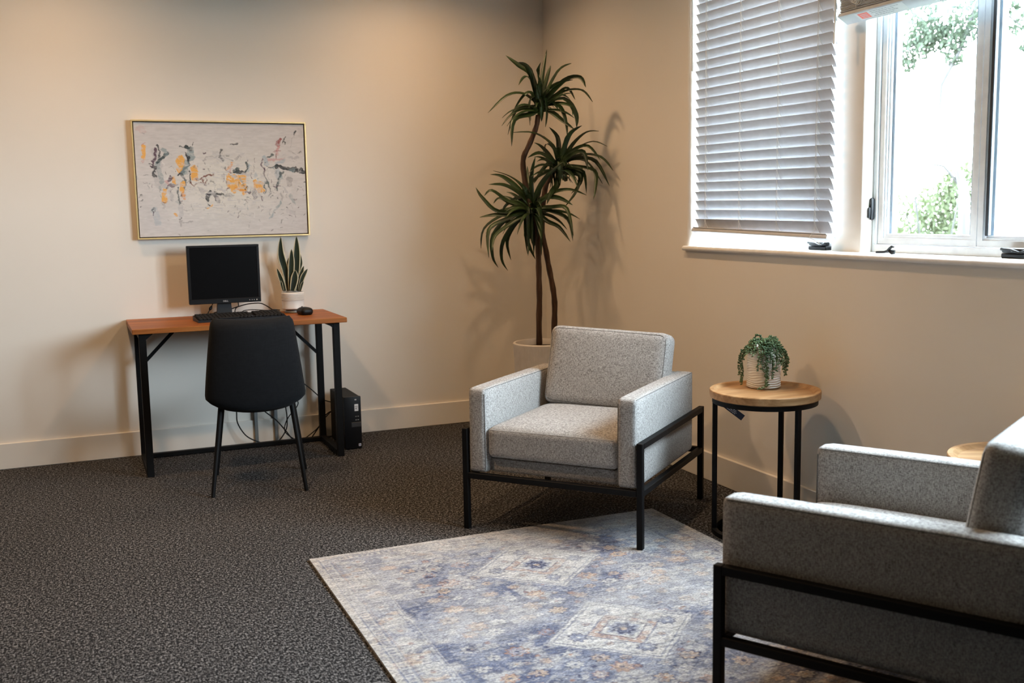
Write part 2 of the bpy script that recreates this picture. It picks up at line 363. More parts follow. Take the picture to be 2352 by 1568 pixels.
LEAVES_A=[[[[-0.3471,-0.692,1.8338],[-0.3198,-0.6731,1.9895],[-0.2778,-0.6464,2.1409]],0.021],[[[-0.3471,-0.692,1.8338],[-0.3079,-0.7057,1.9779],[-0.286,-0.7095,2.0486]],0.0215],[[[-0.3471,-0.692,1.8338],[-0.2796,-0.78,2.0056],[-0.2467,-0.8785,2.0389]],0.024],[[[-0.3471,-0.692,1.8338],[-0.2458,-0.7835,1.9587],[-0.1953,-0.8726,1.9695],[-0.1986,-0.9481,1.9099]],0.028],[[[-0.3471,-0.692,1.8338],[-0.2415,-0.7732,1.9043],[-0.1724,-0.8529,1.9055],[-0.1451,-0.9215,1.8398]],0.0222],[[[-0.3471,-0.692,1.8338],[-0.2641,-0.7446,1.8948],[-0.224,-0.7842,1.9235],[-0.1976,-0.8211,1.8606]],0.0228],[[[-0.3471,-0.692,1.8338],[-0.2688,-0.7531,1.8457],[-0.217,-0.8136,1.825],[-0.2275,-0.8518,1.7736]],0.0211],[[[-0.3471,-0.692,1.8338],[-0.2375,-0.764,1.8694],[-0.1918,-0.8169,1.7853],[-0.204,-0.8486,1.7106]],0.0293],[[[-0.3471,-0.692,1.8338],[-0.304,-0.7497,1.7972],[-0.2673,-0.822,1.7437],[-0.2425,-0.8983,1.6984]],0.0281],[[[-0.3471,-0.692,1.8338],[-0.273,-0.7616,1.8368],[-0.2575,-0.8209,1.7598],[-0.2719,-0.8753,1.6602]],0.0219],[[[-0.3471,-0.692,1.8338],[-0.3796,-0.666,2.0004],[-0.4362,-0.6238,2.0559],[-0.4922,-0.5792,2.1119]],0.0263],[[[-0.3471,-0.692,1.8338],[-0.3883,-0.7043,1.9676],[-0.4339,-0.729,2.0343],[-0.4933,-0.755,2.0523]],0.0285],[[[-0.3471,-0.692,1.8338],[-0.4087,-0.7098,1.9703],[-0.4628,-0.7523,1.9753],[-0.5176,-0.8058,1.9283]],0.0209],[[[-0.3471,-0.692,1.8338],[-0.4292,-0.673,1.898],[-0.5209,-0.6581,1.8892],[-0.6261,-0.6416,1.7991]],0.0267],[[[-0.3471,-0.692,1.8338],[-0.3919,-0.68,1.9063],[-0.4378,-0.6715,1.8819],[-0.4927,-0.6609,1.8016]],0.0218],[[[-0.3471,-0.692,1.8338],[-0.388,-0.6786,1.8342],[-0.4658,-0.6507,1.8111],[-0.5122,-0.6384,1.6862]],0.0209],[[[-0.3471,-0.692,1.8338],[-0.4058,-0.7166,1.7902],[-0.5187,-0.7402,1.7543],[-0.5633,-0.8077,1.6147]],0.0287],[[[-0.3471,-0.692,1.8338],[-0.3383,-0.7087,1.8485],[-0.3007,-0.7445,1.8618],[-0.2727,-0.779,1.8032]],0.023],[[[-0.3471,-0.692,1.8338],[-0.3879,-0.7222,1.9417],[-0.4284,-0.7752,2.0129],[-0.4844,-0.8331,2.0345]],0.0257],[[[-0.3471,-0.692,1.8338],[-0.3647,-0.7302,1.9414],[-0.3969,-0.783,1.9973],[-0.4117,-0.8552,2.042]],0.0285],[[[-0.3471,-0.692,1.8338],[-0.3226,-0.7155,1.9043],[-0.2696,-0.7577,1.9491],[-0.2039,-0.8087,1.965]],0.0241]]
LEAVES_B=[[[[-0.2419,-0.7072,1.5167],[-0.2177,-0.7361,1.6298],[-0.1976,-0.7714,1.6925],[-0.1576,-0.8201,1.7255]],0.0243],[[[-0.2419,-0.7072,1.5167],[-0.1835,-0.76,1.6285],[-0.1314,-0.822,1.6896],[-0.0908,-0.8852,1.6934]],0.0231],[[[-0.2419,-0.7072,1.5167],[-0.173,-0.7754,1.6033],[-0.1129,-0.8565,1.6391],[-0.0697,-0.9389,1.6102]],0.0204],[[[-0.2419,-0.7072,1.5167],[-0.1577,-0.781,1.5705],[-0.0749,-0.8705,1.5579],[-0.0385,-0.9475,1.482]],0.0263],[[[-0.2419,-0.7072,1.5167],[-0.1652,-0.7588,1.5553],[-0.0778,-0.823,1.536],[-0.0234,-0.8762,1.4035]],0.0253],[[[-0.2419,-0.7072,1.5167],[-0.1774,-0.746,1.5478],[-0.1079,-0.7914,1.5293],[-0.044,-0.8365,1.417]],0.0234],[[[-0.2419,-0.7072,1.5167],[-0.1883,-0.7671,1.5141],[-0.1052,-0.8569,1.4858],[-0.124,-0.9088,1.4034],[-0.1638,-0.9576,1.3306]],0.022],[[[-0.2419,-0.7072,1.5167],[-0.1916,-0.7361,1.499],[-0.1274,-0.7742,1.481],[-0.1174,-0.7889,1.3655]],0.022],[[[-0.2419,-0.7072,1.5167],[-0.2254,-0.7293,1.483],[-0.1551,-0.7828,1.4643],[-0.1849,-0.7941,1.3742],[-0.253,-0.7905,1.2934]],0.0228],[[[-0.2419,-0.7072,1.5167],[-0.2025,-0.7207,1.4997],[-0.1356,-0.7448,1.4904],[-0.1292,-0.74,1.4245],[-0.1719,-0.712,1.3676]],0.0275],[[[-0.2419,-0.7072,1.5167],[-0.2372,-0.6993,1.591],[-0.238,-0.6842,1.6738],[-0.2723,-0.6513,1.729]],0.0256],[[[-0.2419,-0.7072,1.5167],[-0.2898,-0.7337,1.6212],[-0.4054,-0.7516,1.6874],[-0.5459,-0.77,1.6883]],0.021],[[[-0.2419,-0.7072,1.5167],[-0.2495,-0.6677,1.6091],[-0.2668,-0.6071,1.6416],[-0.263,-0.5473,1.5952]],0.0223],[[[-0.2419,-0.7072,1.5167],[-0.2927,-0.7184,1.5489],[-0.3715,-0.7328,1.5844],[-0.4496,-0.7559,1.5587]],0.0262],[[[-0.2419,-0.7072,1.5167],[-0.2723,-0.6749,1.5429],[-0.3158,-0.628,1.4871],[-0.3385,-0.5863,1.4263]],0.0233],[[[-0.2419,-0.7072,1.5167],[-0.2088,-0.6979,1.5912],[-0.1786,-0.6761,1.6668],[-0.1385,-0.6527,1.7102]],0.0246],[[[-0.2419,-0.7072,1.5167],[-0.2049,-0.6862,1.4432],[-0.1673,-0.648,1.461],[-0.1107,-0.6092,1.4283]],0.027],[[[-0.2419,-0.7072,1.5167],[-0.1985,-0.7704,1.5709],[-0.1647,-0.8492,1.5829],[-0.1741,-0.919,1.4834]],0.0295],[[[-0.2419,-0.7072,1.5167],[-0.2629,-0.729,1.4175],[-0.3114,-0.7528,1.3764],[-0.3554,-0.7864,1.3112]],0.0296],[[[-0.2419,-0.7072,1.5167],[-0.1884,-0.7692,1.5954],[-0.1363,-0.848,1.6153],[-0.1048,-0.9266,1.5389]],0.0229]]
LEAVES_C=[[[[-0.386,-0.6742,1.2882],[-0.4425,-0.703,1.3869],[-0.5446,-0.7361,1.4594],[-0.6573,-0.7778,1.49]],0.0278],[[[-0.386,-0.6742,1.2882],[-0.4596,-0.6395,1.3968],[-0.5335,-0.6041,1.464],[-0.5931,-0.575,1.4776]],0.0294],[[[-0.386,-0.6742,1.2882],[-0.4601,-0.6603,1.3717],[-0.545,-0.6507,1.4176],[-0.6315,-0.6453,1.4224]],0.0282],[[[-0.386,-0.6742,1.2882],[-0.5484,-0.5871,1.2749],[-0.6243,-0.5337,1.3511],[-0.6503,-0.4999,1.4101]],0.0219],[[[-0.386,-0.6742,1.2882],[-0.5072,-0.6211,1.3318],[-0.5906,-0.5863,1.391],[-0.6303,-0.5721,1.3629]],0.0214],[[[-0.386,-0.6742,1.2882],[-0.4911,-0.6222,1.2572],[-0.5726,-0.5791,1.2587],[-0.6466,-0.5385,1.2477]],0.0296],[[[-0.386,-0.6742,1.2882],[-0.4883,-0.6184,1.315],[-0.5439,-0.5798,1.3494],[-0.5695,-0.5527,1.3211]],0.0201],[[[-0.386,-0.6742,1.2882],[-0.5172,-0.5765,1.2577],[-0.5994,-0.4838,1.1836],[-0.5971,-0.4204,1.072]],0.0217],[[[-0.386,-0.6742,1.2882],[-0.536,-0.6419,1.2332],[-0.6381,-0.6483,1.178],[-0.6618,-0.6996,1.0327]],0.0236],[[[-0.386,-0.6742,1.2882],[-0.4893,-0.618,1.2571],[-0.5778,-0.5642,1.1506],[-0.5785,-0.5485,1.0329],[-0.5454,-0.5467,0.9684]],0.021],[[[-0.386,-0.6742,1.2882],[-0.5208,-0.6687,1.2083],[-0.6254,-0.703,1.1458],[-0.6745,-0.7765,1.0681]],0.0242],[[[-0.386,-0.6742,1.2882],[-0.4572,-0.6269,1.2316],[-0.5239,-0.5749,1.1159],[-0.5246,-0.5495,1.0142],[-0.485,-0.5399,0.9488]],0.0206],[[[-0.386,-0.6742,1.2882],[-0.4572,-0.605,1.2149],[-0.4857,-0.5384,1.1141],[-0.4459,-0.494,1.0051]],0.0217],[[[-0.386,-0.6742,1.2882],[-0.4073,-0.7079,1.4598],[-0.4111,-0.7696,1.5621]],0.0215],[[[-0.386,-0.6742,1.2882],[-0.383,-0.6111,1.4134],[-0.3527,-0.5306,1.5246]],0.0249],[[[-0.386,-0.6742,1.2882],[-0.3321,-0.718,1.3445],[-0.2753,-0.7718,1.343],[-0.2215,-0.829,1.3048]],0.03],[[[-0.386,-0.6742,1.2882],[-0.3056,-0.7402,1.3684],[-0.2325,-0.8164,1.3864],[-0.1717,-0.8942,1.3558]],0.0253],[[[-0.386,-0.6742,1.2882],[-0.3234,-0.7364,1.2785],[-0.2458,-0.821,1.2278],[-0.2477,-0.8774,1.1145]],0.0241],[[[-0.386,-0.6742,1.2882],[-0.3148,-0.7575,1.2946],[-0.2696,-0.8523,1.285],[-0.2728,-0.9375,1.1405]],0.0248],[[[-0.386,-0.6742,1.2882],[-0.3262,-0.7212,1.221],[-0.2775,-0.7722,1.1873],[-0.2355,-0.825,1.1089]],0.0241],[[[-0.386,-0.6742,1.2882],[-0.398,-0.6035,1.1466],[-0.3181,-0.5448,1.0068]],0.0242],[[[-0.386,-0.6742,1.2882],[-0.3913,-0.6425,1.2137],[-0.3618,-0.6132,1.0827]],0.0289],[[[-0.386,-0.6742,1.2882],[-0.3904,-0.7418,1.2223],[-0.4116,-0.8339,1.1262]],0.025],[[[-0.386,-0.6742,1.2882],[-0.3988,-0.6023,1.3389],[-0.3967,-0.5066,1.1791]],0.0225],[[[-0.386,-0.6742,1.2882],[-0.4238,-0.639,1.3552],[-0.4987,-0.5786,1.3156],[-0.5195,-0.5384,1.2578]],0.0221],[[[-0.386,-0.6742,1.2882],[-0.3698,-0.7021,1.3781],[-0.3352,-0.7479,1.4581],[-0.2662,-0.8144,1.5361]],0.0287],[[[-0.386,-0.6742,1.2882],[-0.4602,-0.6123,1.2233],[-0.5299,-0.5394,1.2161],[-0.5841,-0.4668,1.1577]],0.0205]]
SNAKE=[[[[-1.6208,-0.115,0.8617],[-1.6353,-0.115,0.9687],[-1.6564,-0.115,1.0656],[-1.6536,-0.115,1.1612]],0.0299],[[[-1.5983,-0.115,0.8606],[-1.5775,-0.115,0.9664],[-1.5693,-0.115,1.0788],[-1.5673,-0.115,1.1621]],0.0299],[[[-1.6182,-0.135,0.8629],[-1.6118,-0.135,0.9366],[-1.6043,-0.135,1.0325],[-1.6016,-0.135,1.0932]],0.0252],[[[-1.6451,-0.125,0.8635],[-1.6616,-0.125,0.9221],[-1.684,-0.125,0.9902]],0.0189],[[[-1.5777,-0.125,0.8603],[-1.5584,-0.125,0.9338],[-1.5362,-0.125,0.9975]],0.0195],[[[-1.5701,-0.135,0.8606],[-1.5475,-0.135,0.9339],[-1.5179,-0.135,0.9811]],0.0183],[[[-1.6116,-0.15,0.8635],[-1.5962,-0.15,0.9207],[-1.5889,-0.15,0.9781]],0.0299],[[[-1.6202,-0.095,0.8603],[-1.6186,-0.095,0.967],[-1.612,-0.095,1.0441]],0.0189],[[[-1.5697,-0.085,0.8573],[-1.5553,-0.085,0.964],[-1.5417,-0.085,1.0154],[-1.5473,-0.085,1.0739]],0.0126],[[[-1.5656,-0.145,0.861],[-1.5562,-0.145,0.8929],[-1.5456,-0.145,0.915]],0.0107],[[[-1.6584,-0.145,0.8654],[-1.6664,-0.145,0.901],[-1.6701,-0.145,0.9236]],0.0095]]
CABLES={'A':[[-1.9343,-0.08,0.2774],[-1.9333,-0.08,0.2036],[-1.9299,-0.08,0.1393],[-1.8879,-0.08,0.0658],[-1.8227,-0.08,0.0241],[-1.7558,-0.08,0.005],[-1.7062,-0.08,0.0219],[-1.6642,-0.08,0.083],[-1.6581,-0.08,0.1528],[-1.6632,-0.08,0.2134],[-1.6636,-0.08,0.3133]],'B':[[-1.82,-0.07,0.2458],[-1.7792,-0.07,0.1924],[-1.7186,-0.07,0.1367],[-1.6677,-0.07,0.0714],[-1.6257,-0.07,0.0165],[-1.5565,-0.07,0.005]],'C':[[-1.6218,-0.11,0.2845],[-1.5944,-0.11,0.2372],[-1.6008,-0.11,0.2027],[-1.6558,-0.1,0.1361],[-1.6718,-0.09,0.0656],[-1.6102,-0.09,0.0088]],'D':[[-1.5984,-0.06,0.3648],[-1.5408,-0.06,0.32],[-1.4831,-0.06,0.2646],[-1.4444,-0.06,0.2256],[-1.359,-0.06,0.1976]],'E':[[-1.5672,-0.075,0.0114],[-1.4897,-0.075,0.0646],[-1.4472,-0.075,0.1164],[-1.4051,-0.075,0.1533],[-1.3645,-0.075,0.1494]],'F':[[-1.5221,-0.05,0.005],[-1.4739,-0.05,0.0685],[-1.4411,-0.05,0.1267],[-1.3941,-0.05,0.153],[-1.3591,-0.05,0.1343]],'VGA':[[-2.0337,-0.12,0.8129],[-2.0384,-0.13,0.8074],[-2.0484,-0.14,0.7906],[-2.0618,-0.15,0.7708],[-2.0715,-0.16,0.7591]],'LOOP':[[-1.9841,-0.09,0.7681],[-1.9384,-0.09,0.7757],[-1.9002,-0.1,0.7878],[-1.8471,-0.12,0.8016],[-1.7912,-0.14,0.8046],[-1.764,-0.17,0.7945],[-1.7278,-0.2,0.7683]],'LOOP2':[[-1.9005,-0.2,0.7563],[-1.8854,-0.19,0.7711],[-1.8546,-0.18,0.7745],[-1.8157,-0.18,0.7731],[-1.7506,-0.18,0.7662],[-1.7211,-0.2,0.7712],[-1.6953,-0.22,0.7682]],'DVI':[[-1.9003,-0.12,0.8127],[-1.8997,-0.12,0.7927],[-1.9163,-0.13,0.7811],[-1.9237,-0.14,0.759]],'PWR':[[-2.0427,-0.13,0.7549],[-2.0222,-0.11,0.7636],[-1.9919,-0.1,0.7677]]}

# ------------------------------------------------------------------ window blinds
SP = 0.0427; NS = 28
def slat_mesh(length):
    m = MB(); n = 5; w_ = 0.0515; th = 0.0026; ang = math.radians(65.5); pr = []
    for i in range(n+1):
        t = -w_/2 + w_*i/n; c = 0.0022*(1-(2*t/w_)**2)
        pr.append((t, c))
    full = [(t, c+th/2) for t, c in pr] + [(t, c-th/2) for t, c in reversed(pr)]
    L = length/2; k = len(full)
    ca, sa = math.cos(ang), math.sin(ang)
    def q(t, c): return (ca*t + sa*c, -sa*t + ca*c)
    vs = [(q(t, c)[0], L, q(t, c)[1]) for t, c in full] + [(q(t, c)[0], -L, q(t, c)[1]) for t, c in full]
    m.add(vs, [tuple(range(k)), tuple(range(k, 2*k))[::-1]] + [(i, (i+1) % k, (i+1) % k + k, i+k) for i in range(k)])
    return m
BX = 0.030; BY = -2.118; BL = 0.945
bl = thing('window_blind', 'white slatted blind lowered over the left window with its bottom rail hanging crooked', 'blind', (BX, BY, 1.10), 0, 'white slatted window blinds')
sm = me_of('slat', slat_mesh(BL), M_SLAT, 30)
for i in range(NS):
    z = 1.222 + SP*i - 0.023
    s = link('slat', sm, bl); s.location = (0, random.uniform(-0.003, 0.003), z - 1.10); s.rotation_euler = (0.0105 + random.uniform(-0.0015, 0.0015), random.uniform(-0.02, 0.02), 0)
rail = MB().bbox(-0.023, 0.023, -0.485, 0.485, -0.010, 0.006, 0.003, 2); rail.bbox(-0.0255, 0.0255, -0.478, 0.478, 0.0065, 0.0105, 0.001)
ro = obj('bottom_rail', rail, M_SLAT, bl, 35); ro.location = (-0.002, 0.002, 0.063); ro.rotation_euler = (0.020, math.radians(20), 0)
hr = obj('head_rail', MB().bbox(-0.03, 0.03, -0.48, 0.48, 1.29, 1.345, 0.003), M_SLAT, bl)
for y in (-1.735, -2.0, -2.265, -2.51):
    m = MB(); yy = y - BY
    for xx in (-0.0165, 0.0165):
        m.tube([(xx, yy, 0.075), (xx, yy, 1.29)], 0.0008, 5)
    m.tube([(-0.0165, yy-0.007, 0.08), (-0.0165, yy-0.007, 1.29)], 0.0007, 5)
    for i in range(NS):
        zc = 0.122 + SP*i - 0.023
        m.tube([(-0.0155, yy, zc+0.0215), (-0.004, yy-0.001, zc-0.0065), (0.0085, yy-0.004, zc-0.0285)], 0.0014, 5)
    obj('ladder_cord', m, M_CORD, bl)
wm = MB().tube([(-0.034, 0.468, 0.82), (-0.034, 0.470, 1.31)], 0.004, 8); wm.tube([(-0.034, 0.468, 0.81), (-0.034, 0.468, 0.85)], 0.0052, 8)
obj('tilt_wand', wm, M_CORD, bl, 35)
lc = MB().tube([(-0.030, -0.40, 0.075), (-0.033, -0.385, 0.055), (-0.030, -0.415, 0.045), (-0.020, -0.44, 0.028)], 0.0012, 5)
obj('loose_cord', lc, M_CORD, bl)

b2 = thing('window_blind', 'white slatted blind drawn up over the right window with a red label under its rail', 'blind', (0.030, -3.12, 1.967), 0, 'white slatted window blinds')
RT = math.radians(28)
ro2 = obj('bottom_rail', MB().bbox(-0.028, 0.028, -0.485, 0.485, -0.008, 0.008, 0.003, 2), M_SLAT, b2, 35); ro2.location = (0, 0, 0.012); ro2.rotation_euler = (0, RT, 0)
fm = me_of('slat', MB().bbox(-0.0255, 0.0255, -0.478, 0.478, -0.0013, 0.0013, 0.0008), M_SLAT)
zz = 0.0245
for i in range(24):
    s = link('slat', fm, b2); s.location = (random.uniform(-0.0015, 0.0015), random.uniform(-0.004, 0.004), zz); s.rotation_euler = (0, RT + random.uniform(-0.02, 0.02), 0); zz += 0.0050
obj('head_rail', MB().bbox(-0.03, 0.03, -0.48, 0.48, 0.42, 0.475, 0.003), M_SLAT, b2)
for yy in (0.385, 0.13, -0.13, -0.385):
    m = MB()
    for xx in (-0.0285, 0.0285): m.tube([(xx, yy, 0.03), (xx, yy, 0.42)], 0.0008, 5)
    obj('lift_cord', m, M_CORD, b2)
m = MB()
for k in range(4):
    cx = 0.37 + 0.007*k; m.tube([(-0.030-0.0015*k, cx+0.014*math.cos(a), 0.056+0.013*math.sin(a)+0.004*k) for a in [i*PI/5 for i in range(11)]], 0.0011, 5)
obj('cord_loop', m, M_CORD, b2)
wm = MB().tube([(-0.036, 0.487, -0.07), (-0.036, 0.486, 0.45)], 0.004, 8); wm.tube([(-0.036, 0.487, -0.08), (-0.036, 0.487, -0.04)], 0.0052, 8)
obj('tilt_wand', wm, M_CORD, b2, 35)
lab = obj('label_sticker', MB().box(-0.022, 0.022, 0.16, 0.40, -0.0006, 0.0), M_STICK, b2)
lab.location = Matrix.Rotation(RT, 4, 'Y') @ Vector((0, 0, -0.008)) + Vector((0, 0, 0.012)); lab.rotation_euler = (0, RT, 0)
obj('red_panel', MB().box(-0.017, 0.014, 0.338, 0.388, -0.0010, -0.0006), M_RED, lab)
def text(name, body, size, mat, parent, loc, rot, extrude=0.0002):
    cu = bpy.data.curves.new(name, 'FONT'); cu.body = body; cu.size = size; cu.extrude = extrude; cu.align_x = 'CENTER'; cu.align_y = 'CENTER'; cu.resolution_u = 2
    cu.materials.append(mat); tmp = bpy.data.objects.new(name, cu); COL.objects.link(tmp)
    me = bpy.data.meshes.new_from_object(tmp.evaluated_get(bpy.context.evaluated_depsgraph_get())); bpy.data.objects.remove(tmp); me.name = name
    if not me.materials: me.materials.append(mat)
    o = link(name, me, parent); o.location = loc; o.rotation_euler = rot; return o
rows = MB()
for k, (ya, yb) in enumerate(((0.19, 0.325), (0.215, 0.325), (0.20, 0.31), (0.235, 0.325))):
    x = -0.015 + 0.009*k; y = yb
    while y > ya:
        l = random.uniform(0.006, 0.016); rows.box(x-0.0016, x+0.0016, y-l, y, -0.0009, -0.0006); y -= l + 0.003
obj('printed_lines', rows, M_GREYINK, lab)
rows = MB()
for x in (-0.008, 0.0, 0.008): rows.box(x-0.001, x+0.001, 0.345, 0.38, -0.0013, -0.0010)
obj('printed_lines', rows, M_WHITEINK, lab)

# fork-ended tool on the stool board
m = MB().tube([(0.03, -2.845, ZS+0.006), (0.03, -2.885, ZS+0.008), (0.03, -2.905, ZS+0.012)], [0.0045, 0.0045, 0.006], 8)
m.tube([(0.03, -2.903, ZS+0.011), (0.030, -2.918, ZS+0.013), (0.034, -2.934, ZS+0.012)], [0.006, 0.005, 0.004], 8)
m.tube([(0.03, -2.903, ZS+0.012), (0.026, -2.916, ZS+0.022), (0.024, -2.930, ZS+0.030), (0.024, -2.938, ZS+0.028)], [0.006, 0.005, 0.0045, 0.003], 8)
m.tube([(0.028, -2.908, ZS+0.014), (0.028, -2.925, ZS+0.005), (0.026, -2.94, ZS+0.006)], [0.005, 0.005, 0.004], 8)
tag(obj('wrench', m, M_BLKPLA, None, 40), 'small black fork-ended wrench lying on the white window sill', 'wrench')

# ------------------------------------------------------------------ outdoors
struct('ground', MB().box(0.5, 60, -40, 40, -0.6, -0.4), M_GRASS)
def leaf_cloud(m, blobs, size, rnd):
    for (cx, cy, cz, rx, ry, rz, n) in blobs:
        for _ in range(n):
            while True:
                d = Vector((rnd.uniform(-1,1), rnd.uniform(-1,1), rnd.uniform(-1,1)))
                if d.length < 1: break
            p = Vector((cx+d.x*rx, cy+d.y*ry, cz+d.z*rz)); s = size*rnd.uniform(0.6, 1.4)
            e = Euler((rnd.uniform(0, 6.28), rnd.uniform(0, 6.28), rnd.uniform(0, 6.28))).to_matrix()
            q = [p + e @ Vector(v)*s for v in ((-1,0,0),(-0.3,0.42,0.08),(0.5,0.36,0.05),(1,0,-0.1),(0.5,-0.36,0.05),(-0.3,-0.42,0.08))]
            m.add(q, [(0,1,2,3,4,5)])
    return m
rnd = random.Random(5)
tr = thing('tree', 'slim leaning tree seen through the right window with a hanging leafy bough', 'tree', (6.0, 2.4, -0.4))
def rel(pts, o=(6.0, 2.4, -0.4)): return [(p[0]-o[0], p[1]-o[1], p[2]-o[2]) for p in pts]
tm = MB().tube(rel([(6.0, 2.37, -0.4), (6.0, 2.39, 0.9), (5.98, 2.40, 1.40), (5.90, 2.48, 1.72), (5.80, 2.60, 2.15), (5.80, 2.59, 2.5), (5.92, 2.47, 2.85), (6.1, 2.3, 3.6), (6.0, 2.5, 4.4)]), [0.075, 0.065, 0.05, 0.03, 0.022, 0.022, 0.025, 0.02, 0.01], 8)
tm.tube(rel([(5.98, 2.40, 1.40), (5.85, 2.56, 1.66), (5.7, 2.70, 1.70), (5.55, 2.84, 1.66)]), [0.02, 0.014, 0.01, 0.006], 6)
tm.tube(rel([(5.92, 2.47, 2.85), (5.75, 2.66, 2.98), (5.60, 2.80, 2.92), (5.52, 2.86, 2.86)]), [0.018, 0.014, 0.01, 0.006], 6)
tm.tube(rel([(6.1, 2.3, 3.4), (6.2, 2.2, 3.2), (6.3, 2.05, 3.05)]), [0.018, 0.012, 0.006], 6)
obj('trunk', tm, M_BARKG, tr, 60)
B = []
for (cx, cy, cz, r, n) in ((5.62, 2.78, 2.92, 0.21, 330), (5.72, 2.68, 3.02, 0.22, 380), (5.86, 2.54, 2.96, 0.20, 280), (5.95, 2.44, 3.12, 0.26, 460), (5.56, 2.84, 2.74, 0.11, 90), (5.88, 2.50, 2.76, 0.09, 80), (5.66, 2.74, 3.25, 0.22, 160), (6.3, 2.06, 3.1, 0.22, 170), (6.36, 1.98, 2.84, 0.10, 40), (6.2, 2.2, 3.6, 0.5, 500), (5.8, 2.7, 3.7, 0.5, 500), (6.4, 1.9, 3.4, 0.35, 260)):
    B.append((cx-6.0, cy-2.4, cz+0.4, r, r, r*0.8, n))
f = obj('foliage', leaf_cloud(MB(), B, 0.030, rnd), M_TREE, tr); f['kind'] = 'stuff'
def shrub(x, y, ztop, r, n, label):
    t = thing('shrub', label, 'shrub', (x, y, -0.4), 0, 'shrubs outside the right window')
    st = MB()
    for k in range(4):
        a = k*1.6; st.tube([(0.05*math.cos(a), 0.05*math.sin(a), 0), (r*0.5*math.cos(a), r*0.5*math.sin(a), (ztop+0.4)*0.6), (r*0.7*math.cos(a), r*0.7*math.sin(a), (ztop+0.4)*0.85)], [0.02, 0.012, 0.006], 6)
    obj('stem', st, M_BARKG, t)
    bl = [(rnd.uniform(-r, r)*0.6, rnd.uniform(-r, r)*0.6, (ztop+0.4)*rnd.uniform(0.25, 0.92), r*0.5, r*0.5, (ztop+0.4)*0.16, n//9) for _ in range(9)]
    g = obj('foliage', leaf_cloud(MB(), bl, 0.040, rnd), M_SHRUB, t); g['kind'] = 'stuff'
shrub(7.25, 4.05, 1.78, 0.52, 2600, 'pale green shrub outside, just behind the slim tree trunk')
shrub(6.75, 1.75, 1.30, 0.5, 1000, 'pale green shrub outside, right of the slim tree trunk')
shrub(9.6, 6.3, 1.6, 1.1, 2200, 'broad shrub outside, behind the slim tree trunk')

# ------------------------------------------------------------------ area rug
def vnoise(nx, ny, sx, sy, seed, octv=1):
    rs = np.random.RandomState(seed); out = np.zeros((ny, nx)); amp = 1; tot = 0
    for o in range(octv):
        gx, gy = max(2, int(sx*2**o)), max(2, int(sy*2**o)); g = rs.rand(gy+2, gx+2)
        X = np.linspace(0, gx, nx); Y = np.linspace(0, gy, ny); xi = X.astype(int); yi = Y.astype(int); fx = X-xi; fy = Y-yi
        fx = fx*fx*(3-2*fx); fy = (fy*fy*(3-2*fy))[:, None]
        a = g[yi][:, xi]*(1-fx)+g[yi][:, xi+1]*fx; b = g[yi+1][:, xi]*(1-fx)+g[yi+1][:, xi+1]*fx
        out += amp*(a*(1-fy)+b*fy); tot += amp; amp *= 0.55
    return out/tot
def lerp3(img, col, a): img += (np.array(col)-img)*np.clip(a, 0, 1)[..., None]
def grid_mesh(name, W_, H_, nx, ny, img, mat, thick):
    """a flat slab W_ x H_ (x right, y down from the top edge), its top coloured from img"""
    me = bpy.data.meshes.new(name)
    X, Y = np.meshgrid(np.linspace(0, W_, nx), np.linspace(0, -H_, ny)); n = nx*ny
    top = np.stack([X.ravel(), Y.ravel(), np.full(n, thick)], 1)
    bot = np.array([[0,0,0],[W_,0,0],[W_,-H_,0],[0,-H_,0]], float)
    V = np.concatenate([top, bot]); idx = np.arange(n).reshape(ny, nx)
    F = np.stack([idx[:-1,:-1], idx[1:,:-1], idx[1:,1:], idx[:-1,1:]], -1).reshape(-1, 4)
    faces = F.tolist(); b = n
    faces += [[b, b+1, b+2, b+3]]
    e = [list(idx[0,:]), list(idx[:,-1]), list(idx[-1,::-1]), list(idx[::-1,0])]
    for i in range(4): faces.append([int(k) for k in e[i]] + [b+(i+1) % 4, b+i])
    me.from_pydata(V.tolist(), [], faces); me.materials.append(mat)
    ca = me.color_attributes.new('pattern', 'FLOAT_COLOR', 'POINT')
    colr = np.ones((len(V), 4), np.float32); colr[:n, :3] = img.reshape(-1, 3); colr[n:, :3] = img[0, 0]
    ca.data.foreach_set('color', colr.ravel()); me.update(); return me
